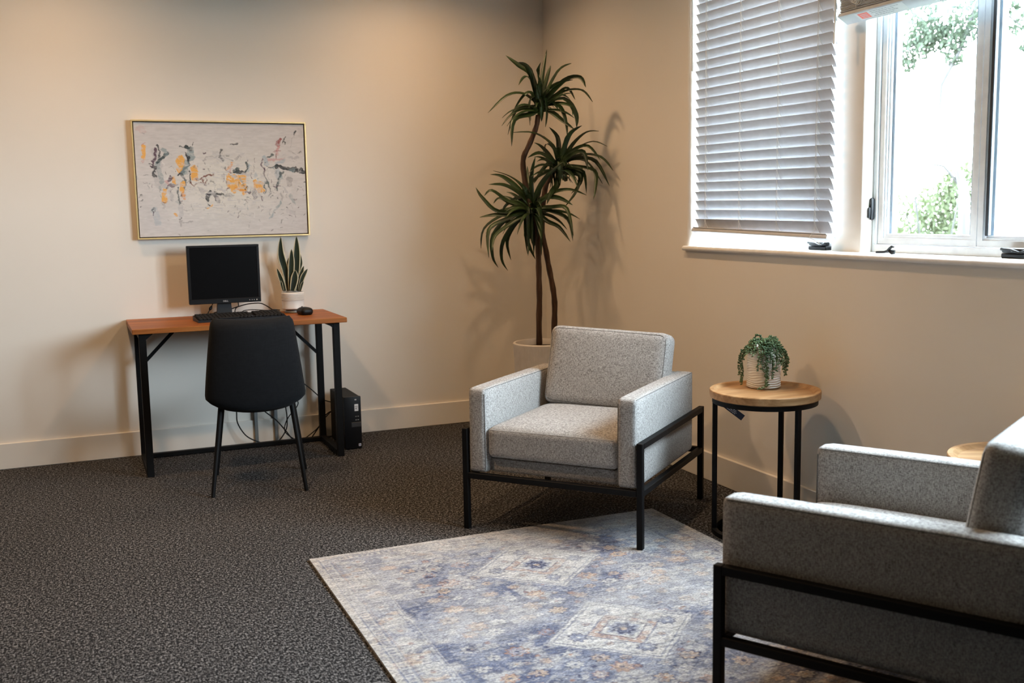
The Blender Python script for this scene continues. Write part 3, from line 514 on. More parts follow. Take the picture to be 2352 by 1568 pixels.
def rug_img(nx, ny, W_, H_):
    X, Y = np.meshgrid(np.linspace(0, W_, nx), np.linspace(0, H_, ny))
    IV=(0.50,0.48,0.455); BL_=(0.12,0.135,0.20); LB=(0.28,0.295,0.35); RU=(0.34,0.19,0.13); PE=(0.48,0.37,0.285); NV=(0.045,0.05,0.10)
    N = lambda s, sd, o=3: vnoise(nx, ny, W_*s, H_*s, sd, o)
    wob = (N(9, 1)-0.5)*0.012+(N(60, 41, 2)-0.5)*0.006; X2 = X+wob; Y2 = Y+(N(9, 2)-0.5)*0.012+(N(60, 42, 2)-0.5)*0.006
    d = np.minimum(np.minimum(X, W_-X), np.minimum(Y, H_-Y)); d2 = d+(N(20, 3)-0.5)*0.006
    img = np.zeros((ny, nx, 3)); img[:] = LB
    f = N(7, 4, 4); lerp3(img, BL_, np.clip((f-0.36)*5, 0, 0.95))
    f = N(12, 5, 3); lerp3(img, IV, np.clip((f-0.55)*5, 0, 0.7))
    rs = np.random.RandomState(3)
    def flower(cx, cy, r, petal, core, ring, k=1.0, sq=1.0):
        x0, x1 = int((cx-r*1.5)/W_*nx), int((cx+r*1.5)/W_*nx)+1; y0, y1 = int((cy-r*1.5)/H_*ny), int((cy+r*1.5)/H_*ny)+1
        x0 = max(0, x0); y0 = max(0, y0)
        xs = X2[y0:y1, x0:x1]-cx; ys = (Y2[y0:y1, x0:x1]-cy)/sq
        if xs.size == 0: return
        q = np.hypot(xs, ys)/r; a = np.arctan2(ys, xs); q = q/(1+0.18*np.cos(8*a)); sub = img[y0:y1, x0:x1]
        lerp3(sub, ring, np.clip((1.18-q)*7, 0, 1)*0.9*k); lerp3(sub, petal, np.clip((0.92-q)*7, 0, 1)*k)
        lerp3(sub, ring, np.clip(1-np.abs(q-0.5)*9, 0, 1)*0.55*k); lerp3(sub, core, np.clip((0.30-q)*8, 0, 1)*k)
    # all-over field of rosettes and small motifs
    gy = np.arange(0.22, H_-0.2, 0.078)
    for j, yy in enumerate(gy):
        for xx in np.arange(0.24+(0.05 if j % 2 else 0), W_-0.2, 0.094):
            cx, cy = xx+rs.uniform(-.02,.02), yy+rs.uniform(-.016,.016); k = rs.uniform(0.65, 1.0)
            flower(cx, cy, rs.uniform(0.020, 0.037), (IV, PE, IV, PE, LB)[rs.randint(5)], (RU, BL_, PE, NV)[rs.randint(4)], (NV, BL_, BL_, RU)[rs.randint(4)], k, rs.uniform(0.7, 1))
    for _ in range(260):
        cx, cy = rs.uniform(0.2, W_-0.2), rs.uniform(0.2, H_-0.2)
        flower(cx, cy, rs.uniform(0.008, 0.016), (IV, PE, RU, NV, IV)[rs.randint(5)], (RU, NV, BL_)[rs.randint(3)], (NV, BL_)[rs.randint(2)], rs.uniform(0.4, 0.9))
    # diamond medallions down the middle
    for cy in (0.425, 1.065, 1.705):
        cx = W_/2; q = np.abs(X2-cx)/0.262+np.abs(Y2-cy)/0.246
        lerp3(img, BL_, np.clip(1-np.abs(q-1.10)*10, 0, 1)*0.45)
        lerp3(img, IV, np.clip((1.03-q)*18, 0, 1)*0.90)
        for a in (0.985, 0.90): lerp3(img, BL_, np.clip(1-np.abs(q-a)*48, 0, 1)*0.95)
        for dx, dy in ((0.155,0), (-0.155,0), (0,0.145), (0,-0.145)): flower(cx+dx, cy+dy, 0.026, LB, IV, NV, 0.9)
        for dx, dy in ((0.085,0.075), (-0.085,0.075), (0.085,-0.075), (-0.085,-0.075)): flower(cx+dx*1.05, cy+dy*1.05, 0.014, PE, NV, BL_, 0.6)
        q2 = np.abs(X2-cx)/0.128+np.abs(Y2-cy)/0.122
        lerp3(img, RU, np.clip((1.0-q2)*18, 0, 1)*0.62); sp = vnoise(nx, ny, 95, 135, 9); lerp3(img, IV, np.clip((1.0-q2)*18, 0, 1)*np.clip((sp-0.5)*6, 0, 1)*0.9)
        lerp3(img, BL_, np.clip(1-np.abs(q2-1.0)*22, 0, 1)*0.95); lerp3(img, IV, np.clip((0.66-q2)*18, 0, 1)); lerp3(img, NV, np.clip(1-np.abs(q2-0.66)*24, 0, 1)*0.9)
        lerp3(img, BL_, np.clip((0.5-q2)*18, 0, 1)*0.55); flower(cx, cy, 0.042, NV, PE, LB, 0.95)
    # angular spandrel lines between the medallions
    for cy in (0.745, 1.385):
        for sx in (-1, 1):
            q = np.abs(X2-(W_/2+sx*0.33))/0.13+np.abs(Y2-cy)/0.12
            lerp3(img, IV, np.clip(1-np.abs(q-1)*22, 0, 1)*0.5); flower(W_/2+sx*0.33, cy, 0.034, PE, RU, NV, 0.85)
    # borders
    inb = np.clip((0.165-d2)*200, 0, 1); bd = np.zeros_like(img); bd[:] = (0.44,0.43,0.42)
    f = N(10, 12, 3); lerp3(bd, LB, np.clip((f-0.45)*6, 0, 0.85)); lerp3(bd, BL_, np.clip((N(26, 13, 2)-0.60)*8, 0, 0.7)); lerp3(bd, PE, np.clip((N(22, 14, 2)-0.62)*8, 0, 0.7))
    al = np.where(np.minimum(X, W_-X) < np.minimum(Y, H_-Y), Y, X)
    cell = np.abs(((al/0.105) % 1)-0.5)*0.105; qq = np.hypot(cell-0.0, d2-0.112)/0.027
    lerp3(bd, IV, np.clip((1-qq)*6, 0, 1)*0.6); lerp3(bd, RU, np.clip((0.42-qq)*6, 0, 1)*0.55)
    cell2 = ((al/0.021) % 1)
    g1 = (np.abs(d2-0.046) < 0.015); lerp3(bd, IV, g1*0.6); lerp3(bd, BL_, g1*(np.abs(cell2-0.5) < 0.24)*(np.abs(d2-0.046) < 0.009)*0.6); 
    lerp3(bd, (0.50,0.47,0.43), np.clip((0.026-d2)*300, 0, 1)*0.8)
    for a in (0.029, 0.066, 0.150): lerp3(bd, BL_, np.clip(1-np.abs(d2-a)*400, 0, 1)*0.7)
    lerp3(bd, RU, np.clip(1-np.abs(d2-0.072)*300, 0, 1)*0.35)
    img = img*(1-inb[..., None])+bd*inb[..., None]
    lerp3(img, IV, np.clip(1-np.abs(d2-0.168)*260, 0, 1)*0.75)
    # broken-up worn pile: short cross dashes of dark and of bare ground
    d1 = vnoise(nx, ny, 120, 300, 31, 2); lerp3(img, BL_, np.clip((d1-0.60)*7, 0, 0.46)); d3 = vnoise(nx, ny, 130, 310, 32, 2); lerp3(img, IV, np.clip((d3-0.61)*7, 0, 0.40))
    # worn, sun-bleached wash and cross threads
    lerp3(img, (0.50,0.485,0.465), np.clip((N(2.4, 20, 4)-0.47)*2.4, 0, 0.50))
    th = vnoise(nx, ny, 40, 330, 22, 2); img *= (0.66+0.66*th)[..., None]
    return np.clip(img, 0, 1)
RW, RH, RNX, RNY = 1.475, 2.13, 500, 720
k = NT('woven_rug', 0.95, spec=0.1); v1 = k.noise(k.obj((120, 620, 100)), 1.0, 2, 0.6); v2 = k.noise(k.obj((420, 420, 100)), 1.0, 2)
k.color(k.mix(k.attr('pattern'), k.ramp(v1, [(0.38, (0.42,0.42,0.46)), (0.5, (0.95,0.95,0.95)), (0.60, (1.32,1.32,1.32))]), 0.9, 'MULTIPLY')); k.bump(k.math('ADD', v1, v2), 0.7, 0.003)
rug = link('area_rug', grid_mesh('area_rug', RW, RH, RNX, RNY, rug_img(RNX, RNY, RW, RH), k.m, 0.008)); rug.location = (-1.977, -2.125, 0.0)
tag(rug, 'faded blue and ivory patterned area rug with diamond medallions on the dark carpet', 'rug')

# ------------------------------------------------------------------ armchairs
def armchair(label, loc, rz, cush):
    t = thing('armchair', label, 'armchair', loc, rz, 'grey armchairs with black metal frames')
    L = 0.024; h = L/2
    for sx in (-1, 1):
        for sy in (-1, 1):
            obj('leg', MB().bbox(sx*0.372-h, sx*0.372+h, sy*0.392-h, sy*0.392+h, 0.0 if (cush.get('rugz') is None) else cush['rugz'][(sx, sy)], 0.416, 0.002), M_BLKMET, t)
        obj('side_rail', MB().bbox(sx*0.372-h, sx*0.372+h, -0.380, 0.380, 0.392, 0.416, 0.002), M_BLKMET, t)
        obj('lower_rail', MB().bbox(sx*0.372-h, sx*0.372+h, -0.380, 0.380, 0.211, 0.235, 0.002), M_BLKMET, t)
    obj('front_rail', MB().bbox(-0.36, 0.36, -0.392-h, -0.392+h, 0.211, 0.235, 0.002), M_BLKMET, t)
    obj('back_rail', MB().bbox(-0.36, 0.36, 0.392-h, 0.392+h, 0.211, 0.235, 0.002), M_BLKMET, t)
    for sx in (-1, 1):
        a = cushion_mb(0.078, 0.725, 0.346, 0.016, 0.003, 12, None); o = obj('armrest', a, M_FAB, t, 'all'); o.location = (sx*0.3185, -0.0325, 0.409)
        xs = sx*0.3185; m = MB()
        for dx in (-0.0345, 0.0345):
            m.tube([(dx*1.035, -0.350, 0.1670), (dx*1.04, -0.2, 0.1676), (dx*1.045, 0, 0.1678), (dx*1.04, 0.2, 0.1676), (dx*1.035, 0.350, 0.1670)], 0.0013, 5)
        m.tube([(sx*-0.0345, -0.3585, 0.15), (sx*-0.036, -0.3595, 0.0), (sx*-0.0345, -0.3585, -0.16)], 0.0014, 5)
        obj('seam', m, M_SEAM, o)
    b = cushion_mb(0.565, 0.075, 0.345, 0.016, 0.002, 8, None); o = obj('backrest', b, M_FAB, t, 'all'); o.location = (0, 0.2925, 0.409)
    s = cushion_mb(0.565, 0.61, 0.060, 0.012, 0.0, 8); o = obj('seat_base', s, M_FAB, t, 'all'); o.location = (0, -0.055, 0.267)
    s = cushion_mb(0.556, 0.63, 0.122, 0.024, 0.021, 18, 2, 6); s.v = [(x, y, max(z, -0.060)) for x, y, z in s.v]; o = obj('seat_cushion', s, M_FAB, t, 'all'); o.location = (0.0, -0.075, 0.362)
    m = MB(); 
    for zz in (0.052,):
        m.tube([(-0.262, -0.3093, zz+0.001), (-0.14, -0.3093, zz+0.0015), (0, -0.3093, zz+0.002), (0.14, -0.3093, zz+0.0015), (0.262, -0.3093, zz+0.001)], 0.0019, 5)
    obj('seam', m, M_PIPE, o)
    bw, bh, bt = 0.548, 0.345, 0.115
    s = cushion_mb(bw, bt, bh, 0.034, 0.014, 16, 1); o = obj('back_cushion', s, M_FAB, t, 'all')
    o.location = cush['loc']; o.rotation_euler = cush['rot']
    m = MB(); ex, ez, ey = bw/2-0.014, bh/2-0.013, -bt/2+0.0058
    ring = []
    for (cx, cz, a0) in ((ex-0.03, ez-0.03, 0), (-ex+0.03, ez-0.03, 90), (-ex+0.03, -ez+0.03, 180), (ex-0.03, -ez+0.03, 270)):
        for i in range(5):
            a = math.radians(a0+i*22.5); ring.append((cx+0.03*math.cos(a), ey, cz+0.03*math.sin(a)))
    m.tube(ring+[ring[0]], 0.0016, 5)
    obj('seam', m, M_SEAM, o)
    return t
RZ = 0.0086
rz1 = {(-1,-1): 0.0, (1,-1): RZ, (1,1): 0.0, (-1,1): 0.0}
armchair('grey fabric armchair standing between the potted tree and the round table, facing the rug', (-0.760, -2.035, 0), math.radians(-49.75),
         dict(loc=(0.022, 0.1855, 0.592), rot=(math.radians(-13), math.radians(2), 0), rugz=rz1))
rz2 = {(-1,-1): RZ, (1,-1): RZ, (1,1): 0.0, (-1,1): 0.0}
armchair('grey armchair nearest the camera, cut off by the right edge, its side turned to us', (-0.789, -3.950, 0), math.radians(-149.77),
         dict(loc=(0.0, 0.2055, 0.592), rot=(math.radians(-9), math.radians(-1), 0), rugz=rz2))

# ------------------------------------------------------------------ round side tables
def side_table(label, cx, cy, zr, R, a0, rot=0):
    t = thing('side_table', label, 'side table', (cx, cy, 0), rot, 'round wooden side tables')
    b = zr-0.032
    prof = [(0.0, b), (R-0.006, b), (R, b+0.004), (R+0.001, zr-0.003), (R-0.001, zr), (R-0.016, zr), (R-0.020, zr-0.004), (R-0.030, zr-0.011), (0.0, zr-0.011)]
    obj('tray_top', MB().lathe(prof, 72), M_MANGO, t, 35)
    obj('ring_frame', MB().lathe([(R-0.030, b-0.020), (R-0.010, b-0.020), (R-0.010, b), (R-0.030, b), (R-0.030, b-0.020)], 64), M_BLKMET, t, 35)
    h = 0.0092
    fz = 0.0
    for k in range(3):
        a = a0+k*2*PI/3; c, s = math.cos(a), math.sin(a); rr = R-0.020
        m = MB().bbox(-h, h, -h, h, fz, b-0.0005, 0.0015)
        m.xf(Matrix.Translation((rr*c, rr*s, 0)) @ Matrix.Rotation(a, 4, 'Z')); obj('leg', m, M_BLKMET, t)
    obj('base_ring', MB().lathe([(R-0.030, 0.0), (R-0.010, 0.0), (R-0.010, 0.018), (R-0.030, 0.018), (R-0.030, 0.0)], 64), M_BLKMET, t, 35)
    return t
T1 = (-0.262, -2.575)
side_table('round wooden tray table on thin black legs holding a trailing succulent', T1[0], T1[1], 0.575, 0.212, math.radians(153), 0.0)
side_table('round wooden tray table half hidden behind the nearest armchair', -0.224, -3.735, 0.550, 0.200, math.radians(170), -0.5)
tgm = Matrix((Vector((0.64, -0.48, -0.60)).normalized(), Vector((0.48, -0.36, 0.80)).normalized(), Vector((0.60, 0.80, 0.0)).normalized())).transposed().to_4x4()
tgm.translation = Vector((-0.365, -2.515, 0.487))
tg = obj('hang_tag', MB().bbox(-0.058, 0.046, -0.0125, 0.0125, -0.0006, 0.0006, 0.0003), M_NAVY); tg.matrix_world = tgm
tag(tg, 'dark navy hang tag with white print dangling under the round tray table', 'tag')
m = MB()
for k, (a, b) in enumerate(((-0.030, 0.012), (-0.022, 0.016), (-0.012, 0.010))):
    x = a
    while x < b:
        l = random.uniform(0.003, 0.009); m.box(x, min(b, x+l), -0.0075+0.0055*k, -0.0045+0.0055*k, -0.0009, -0.0006); x += l+0.0022
obj('printed_lines', m, M_WHITEINK, tg)

# ------------------------------------------------------------------ trailing succulent on the round table
PZ = 0.5645
pc = Vector((-0.205, -2.490, PZ))
tp = thing('trailing_plant', 'trailing succulent in a ribbed white ceramic jar on the round table', 'plant', pc)
rr_ = random.Random(8); ph = [(rr_.uniform(0, 6.28), rr_.uniform(0, 6.28)) for _ in range(80)]
prof = [(0.0, 0.0), (0.058, 0.0), (0.064, 0.004)]
zz = 0.006
while zz < 0.128: prof.append((0.0675 - 0.002*(zz/0.128), zz)); zz += 0.0018
prof += [(0.0635, 0.133), (0.056, 0.139), (0.049, 0.143), (0.0455, 0.150), (0.046, 0.160), (0.048, 0.166), (0.046, 0.168), (0.043, 0.166), (0.041, 0.155), (0.0, 0.153)]
def ridge(r, z, a, i):
    if 0.005 < z < 0.131:
        zw = z + 0.0028*math.sin(2*a+5*z*40*0.2) + 0.0016*math.sin(5*a+z*90)
        r2 = r - 0.0032*(0.5+0.5*math.cos(2*PI*zw/0.0088))**2
        return r2, z
    return r, z
obj('jar', MB().lathe(prof, 96, (0, 0), ridge), M_POT, tp, 'all')
obj('soil', MB().lathe([(0.0, 0.150), (0.041, 0.150), (0.041, 0.1545), (0.0, 0.157)], 24), M_SOIL, tp)
def pod(m, p, d, l, r):
    d = d.normalized(); ref = Vector((0,0,1)) if abs(d.z) < 0.9 else Vector((1,0,0)); x = d.cross(ref).normalized(); y = d.cross(x)
    vs = [p]; 
    for t, rr in ((0.30, 0.75), (0.65, 1.0), (0.9, 0.6)):
        for k in range(5): a = 2*PI*k/5; vs.append(p + d*l*t + (x*math.cos(a)+y*math.sin(a))*r*rr)
    vs.append(p + d*l); f = [(0, 1+(k+1) % 5, 1+k) for k in range(5)]
    for j in range(2):
        for k in range(5): a = 1+5*j+k; b = 1+5*j+(k+1) % 5; f.append((a, b, b+5, a+5))
    f += [(16, 11+k, 11+(k+1) % 5) for k in range(5)]; m.add(vs, f)
# (azimuth, how far the strand hangs in metres below the jar mouth, reach)
camdir = math.atan2(-5.858+2.49, -2.724+0.205)       # direction towards the room
STR = [(0.10, 0.165, 0.0), (0.30, 0.075, 0), (-0.25, 0.095, 0), (0.65, 0.085, 0), (-0.62, 0.045, 0), (1.15, 0.085, 0), (1.45, 0.10, 0.012), (1.8, 0.06, 0.012), (2.3, 0.03, 0),
       (-1.15, 0.04, 0.004), (-1.5, 0.155, 0.004), (-1.68, 0.115, 0.016), (-1.95, 0.07, 0.008), (-2.4, 0.03, 0), (3.1, 0.05, 0), (0.42, 0.12, 0), (-0.05, 0.10, 0), (0.9, 0.06, 0), (1.3, 0.03, 0.0), (-1.3, 0.02, 0), (0.2, 0.02, 0), (-0.9, 0.015, 0), (2.0, 0.02, 0), (1.62, 0.13, 0.004), (0.16, 0.14, 0.0)]
for i, (az, hang, ext) in enumerate(STR):
    a = camdir + az; dx, dy = math.cos(a), math.sin(a); up = rr_.uniform(0.165, 0.186) if hang > 0.03 else rr_.uniform(0.178, 0.196)
    r0_ = rr_.uniform(0.0, 0.015)
    pts = [Vector((dx*r0_, dy*r0_, 0.155)), Vector((dx*0.026, dy*0.026, up+0.010)), Vector((dx*0.047, dy*0.047, up+0.006))]
    zlist = [0.152, 0.132, 0.105, 0.075, 0.045, 0.020, 0.008]; rl = [0.060, 0.0735, 0.0775, 0.0775, 0.077, 0.077, 0.079]
    for z_, r_ in zip(zlist, rl):
        if 0.166 - z_ <= hang+0.008: 
            w1_, w2_ = rr_.uniform(-0.004, 0.004), rr_.uniform(-0.004, 0.004); pts.append(Vector((dx*(r_+ext)-dy*w1_, dy*(r_+ext)+dx*w2_, z_)))
    if i == 0:
        pts = pts[:-1] + [Vector((dx*0.081-dy*0.002, dy*0.081+dx*0.002, 0.016)), Vector((dx*0.088+dy*0.02, dy*0.088-dx*0.02, 0.010)), Vector((dx*0.090+dy*0.032, dy*0.090-dx*0.032, 0.009))]
    m = MB(); m.tube(pts, 0.0011, 5)
    for j in range(len(pts)-1):
        seg = pts[j+1]-pts[j]; nseg = max(1, int(seg.length/0.0028))
        for q in range(nseg):
            p = pts[j]+seg*(q/nseg); rad = Vector((dx, dy, 0)) if j > 0 else Vector((0, 0, 1))
            d = Vector((rr_.uniform(-1,1), rr_.uniform(-1,1), rr_.uniform(-0.6, 0.9))) + rad*0.75
            if j < 2: d.z = abs(d.z)
            pod(m, p, d, rr_.uniform(0.0095, 0.0145), rr_.uniform(0.0026, 0.0037))
    if len(pts) <= 4:
        for q in range(24): pod(m, pts[-1]+Vector((rr_.uniform(-.022,.022), rr_.uniform(-.022,.022), rr_.uniform(-0.014,.010))), Vector((rr_.uniform(-1,1), rr_.uniform(-1,1), rr_.uniform(0,1.2))), 0.011, 0.003)
    obj('strand', m, M_PEARL, tp, 'all')

# ------------------------------------------------------------------ tall potted dracaena in the corner
PCX, PCY, PZR = -0.338, -0.663, 0.553
dp = thing('potted_tree', 'tall dracaena tree with three tufts of strappy leaves in a fluted pot', 'plant', (PCX, PCY, 0))
R = 0.162; NF = 240
def flute(r, z, a, i):
    if 1 <= i <= 5: return r - 0.0022*(0.5-0.5*math.cos(a*60)), z
    return r, z
prof = [(0.0, 0.0), (R*0.80, 0.0), (R*0.82, 0.01), (R*0.90, 0.20), (R*0.985, PZR-0.03), (R, PZR-0.012), (R, PZR-0.004), (R-0.004, PZR), (R-0.013, PZR), (R-0.016, PZR-0.004), (R-0.020, PZR-0.05), (0, PZR-0.052)]
obj('pot', MB().lathe(prof, NF, (0, 0), lambda r, z, a, i: (r - 0.0028*(0.5-0.5*math.cos(a*60)), z) if 1 <= i <= 4 else (r, z)), M_POTGREY, dp, 35)
obj('soil', MB().lathe([(0.0, PZR-0.045), (R-0.021, PZR-0.045), (R-0.023, PZR-0.032), (R*0.5, PZR-0.024), (0.0, PZR-0.028)], 40), M_SOIL, dp, 'all')
def smooth_path(P, n=4):
    P = [Vector(p) for p in P]; out = []
    for i in range(len(P)-1):
        a, b, c, d = P[max(i-1,0)], P[i], P[i+1], P[min(i+2, len(P)-1)]
        for k in range(n):
            t = k/n; out.append(0.5*((2*b)+(-a+c)*t+(2*a-5*b+4*c-d)*t*t+(-a+3*b-3*c+d)*t**3))
    out.append(P[-1]); return out
O = Vector((PCX, PCY, 0))
for i, T in enumerate(TRUNKS):
    P = smooth_path([Vector(p)-O for p in T], 3); P[0].z = max(P[0].z, PZR-0.06)
    P = [p for p in P if p.z > PZR-0.065]
    n = len(P); rad = [0.0165-0.003*j/n + 0.0012*math.sin(j*1.9+i) for j in range(n)]
    obj('trunk', MB().tube(P, rad, 10), M_BARK, dp, 'all')
tw = MB().tube([Vector(p)-O for p in ((-0.357, -0.70, PZR-0.03), (-0.367, -0.703, 0.60), (-0.362, -0.70, 0.655))], [0.004, 0.003, 0.002], 6); obj('twig', tw, M_BARK, dp)
def strap(P, wid, face, n=5, fold=0.25, prof=(0.55, 0.9, 1.0, 0.85, 0.0)):
    """a long leaf along P; face = direction its upper side tends to look at"""
    m = MB(); N_ = len(P); vs = []
    for i, p in enumerate(P):
        t = (P[min(i+1, N_-1)]-P[max(i-1, 0)]).normalized(); s = t.cross(face)
        s = s.normalized() if s.length > 1e-4 else Vector((1,0,0)); nn = s.cross(t).normalized()
        u = i/(N_-1); k = u*(len(prof)-1); j = min(int(k), len(prof)-2); w_ = wid*0.5*(prof[j]+(prof[j+1]-prof[j])*(k-j)); w_ = max(w_, 0.0006)
        th = 0.0009
        vs += [p - s*w_ + nn*fold*w_, p - nn*0.0 + nn*0.0, p + s*w_ + nn*fold*w_, p + s*w_ + nn*(fold*w_-th), p - nn*2*th, p - s*w_ + nn*(fold*w_-th)]
    f = []
    for i in range(N_-1):
        for k in range(6):
            a = 6*i+k; b = 6*i+(k+1) % 6; f.append((a, b, b+6, a+6))
    f += [tuple(range(6))[::-1], tuple(range(6*(N_-1), 6*N_))]
    return m.add(vs, f)
rl = random.Random(3)
for L in (LEAVES_A, LEAVES_B, LEAVES_C):
    for P, wd in L:
        Q = smooth_path([Vector(p)-O for p in P], 4)
        d = (Q[-1]-Q[0]); face = Vector((rl.uniform(-.5,.3)-0.25, rl.uniform(-.4,.4)-0.75, 0.75))
        if abs(d.normalized().z) > 0.8: face = Vector((-0.5+rl.uniform(-.5,.5), -1, 0.2))
        obj('leaf', strap(Q, wd*1.12, face, prof=(0.75, 1.0, 1.0, 0.95, 0.8, 0.5, 0.0)), M_LEAF, dp, 'all')

# more leaves round each crown, pointing into the room and towards the walls, and the short sheath leaves at the crown base
for L, nx_, up_ in ((LEAVES_A, 20, 0.5), (LEAVES_B, 20, 0.3), (LEAVES_C, 26, 0.2)):
    b0 = Vector(L[0][0][0])-O
    for q in range(nx_):
        az = rl.uniform(0, 2*PI); el = rl.uniform(-0.1, 1.1)+up_*0.4; ln = rl.uniform(0.16, 0.34); dr_ = rl.uniform(0.5, 1.3)
        hd = Vector((math.cos(az), math.sin(az), 0)); P = []
        for k in range(6):
            t_ = k/5; P.append(b0 + Vector((0, 0, -0.03)) + hd*(ln*t_*math.cos(el)*(1-0.15*t_)) + Vector((0, 0, ln*(t_*math.sin(el) - dr_*0.5*t_*t_))))
        for p_ in P: p_.x = min(p_.x, -0.025-PCX); p_.y = min(p_.y, -0.025-PCY)
        obj('leaf', strap(smooth_path(P, 2), rl.uniform(0.020, 0.029), Vector((-0.3, -0.6, 0.8)), prof=(0.8, 1.0, 1.0, 0.95, 0.75, 0.45, 0.0)), M_LEAF, dp, 'all')

for L, nx_, dz_ in ((LEAVES_A, 6, 0.02), (LEAVES_B, 8, 0.0), (LEAVES_C, 13, -0.02)):     # sheath leaves hanging down along the stems
    b0 = Vector(L[0][0][0])-O
    for q in range(nx_):
        az = rl.uniform(0, 2*PI); hd = Vector((math.cos(az), math.sin(az), 0)); ln = rl.uniform(0.13, 0.24) if nx_ > 9 else rl.uniform(0.08, 0.15); out_ = rl.uniform(0.025, 0.07)
        P = [b0 + hd*0.006 + Vector((0, 0, dz_+0.03)), b0 + hd*out_*0.8 + Vector((0, 0, dz_+0.02)), b0 + hd*out_ + Vector((0, 0, dz_-ln*0.35)), b0 + hd*out_*0.9 + Vector((0, 0, dz_-ln*0.75)), b0 + hd*out_*(0.7+rl.uniform(0, 0.6)) + Vector((0, 0, dz_-ln))]
        obj('leaf', strap(smooth_path(P, 3), rl.uniform(0.018, 0.026), hd+Vector((0, 0, 0.2)), prof=(0.8, 1.0, 1.0, 0.95, 0.75, 0.45, 0.0)), M_LEAF, dp, 'all')

# ------------------------------------------------------------------ writing desk
DZ = 0.742
dk = thing('writing_desk', 'narrow writing desk with orange brown wooden top and black metal legs', 'desk', (-1.94, -0.30, 0))
ox, oy = -1.94, -0.30
def W2(m): return m.xf(Matrix.Translation((-ox, -oy, 0)))
obj('desktop', W2(MB().bbox(-2.472, -1.412, -0.563, -0.010, DZ-0.025, DZ, 0.002)), M_DESK, dk)
h = 0.017
for x in (-2.425, -1.464):
    for y in (-0.522, -0.105):
        obj('leg', W2(MB().bbox(x-h, x+h, y-h, y+h, 0.0, DZ-0.0255, 0.002)), M_BLKMET, dk)
    obj('side_rail', W2(MB().bbox(x-h, x+h, -0.505, -0.122, DZ-0.0505, DZ-0.0255, 0.002)), M_BLKMET, dk)
    obj('foot_rail', W2(MB().bbox(x-h, x+h, -0.505, -0.122, 0.003, 0.033, 0.002)), M_BLKMET, dk)
obj('floor_bar', W2(MB().bbox(-2.408, -1.481, -0.122, -0.092, 0.003, 0.026, 0.002)), M_BLKMET, dk)
for x, s in ((-2.425, 1), (-1.464, -1)):
    obj('brace', W2(MB().bar((x+s*0.017, -0.118, 0.51), (x+s*0.215, -0.118, DZ-0.03), 0.018, 0.004, (0,1,0))), M_BLKMET, dk)
    obj('corner_plate', W2(MB().add([(x+s*0.017,-0.537,DZ-0.026),(x+s*0.052,-0.537,DZ-0.026),(x+s*0.017,-0.537,DZ-0.055),(x+s*0.017,-0.534,DZ-0.026),(x+s*0.052,-0.534,DZ-0.026),(x+s*0.017,-0.534,DZ-0.055)], [(0,1,2),(5,4,3),(0,3,4,1),(1,4,5,2),(2,5,3,0)])), M_BLKMET, dk)

# monitor
mo = thing('computer_monitor', 'black square-ish computer monitor switched off on the wooden desk', 'monitor', (-1.972, -0.150, DZ))
mm = MB().bbox(-0.187, 0.187, -0.020, 0.012, 0.074, 0.384, 0.004, 2); obj('housing', mm, M_BLKPLA, mo, 35)
bz = MB(); y0_, y1_ = -0.0235, -0.0195
bz.bbox(-0.187, 0.187, y0_, y1_, 0.372, 0.384, 0.0015); bz.bbox(-0.187, 0.187, y0_, y1_, 0.074, 0.100, 0.0015)
bz.bbox(-0.187, -0.173, y0_, y1_, 0.100, 0.372, 0.0015); bz.bbox(0.173, 0.187, y0_, y1_, 0.100, 0.372, 0.0015)
obj('bezel', bz, M_BLKPLA, mo)
obj('screen', MB().box(-0.173, 0.173, -0.0212, -0.0198, 0.100, 0.372), M_SCREEN, mo)
bk = MB().bbox(-0.12, 0.12, 0.012, 0.045, 0.13, 0.33, 0.012, 2); obj('back_cover', bk, M_BLKPLA, mo, 35)
nk = MB().add([(-0.040,-0.002,0.012),(0.040,-0.002,0.012),(0.034,-0.010,0.10),(-0.034,-0.010,0.10),(-0.040,0.03,0.012),(0.040,0.03,0.012),(0.034,0.02,0.10),(-0.034,0.02,0.10)], [(0,1,2,3),(7,6,5,4),(0,4,5,1),(1,5,6,2),(2,6,7,3),(3,7,4,0)])
obj('stand_neck', nk.xf(Matrix.Translation((-0.004, 0.014, 0))), M_STAND, mo)
obj('stand_base', MB().lathe([(0.0, 0.0), (0.088, 0.0), (0.09, 0.004), (0.086, 0.011), (0.03, 0.0135), (0.0, 0.0135)], 40), M_STAND, mo, 35)
bt = MB()
for x, r in ((0.126, 0.0022), (0.139, 0.0022), (0.150, 0.0022), (0.164, 0.0034)): bt.lathe([(0, 0), (r, 0), (r*0.8, 0.0016), (0, 0.002)], 12, (x, 0))
bt.xf(Matrix.Translation((0, -0.0235, 0.0865)) @ Matrix.Rotation(PI/2, 4, 'X'))
obj('button', bt, M_SILVER, mo)['label'] = 'row of small silver buttons'
text('lettering', 'DELL', 0.0125, M_SILVER, mo, (0.0, -0.0240, 0.0855), (PI/2, 0, 0))

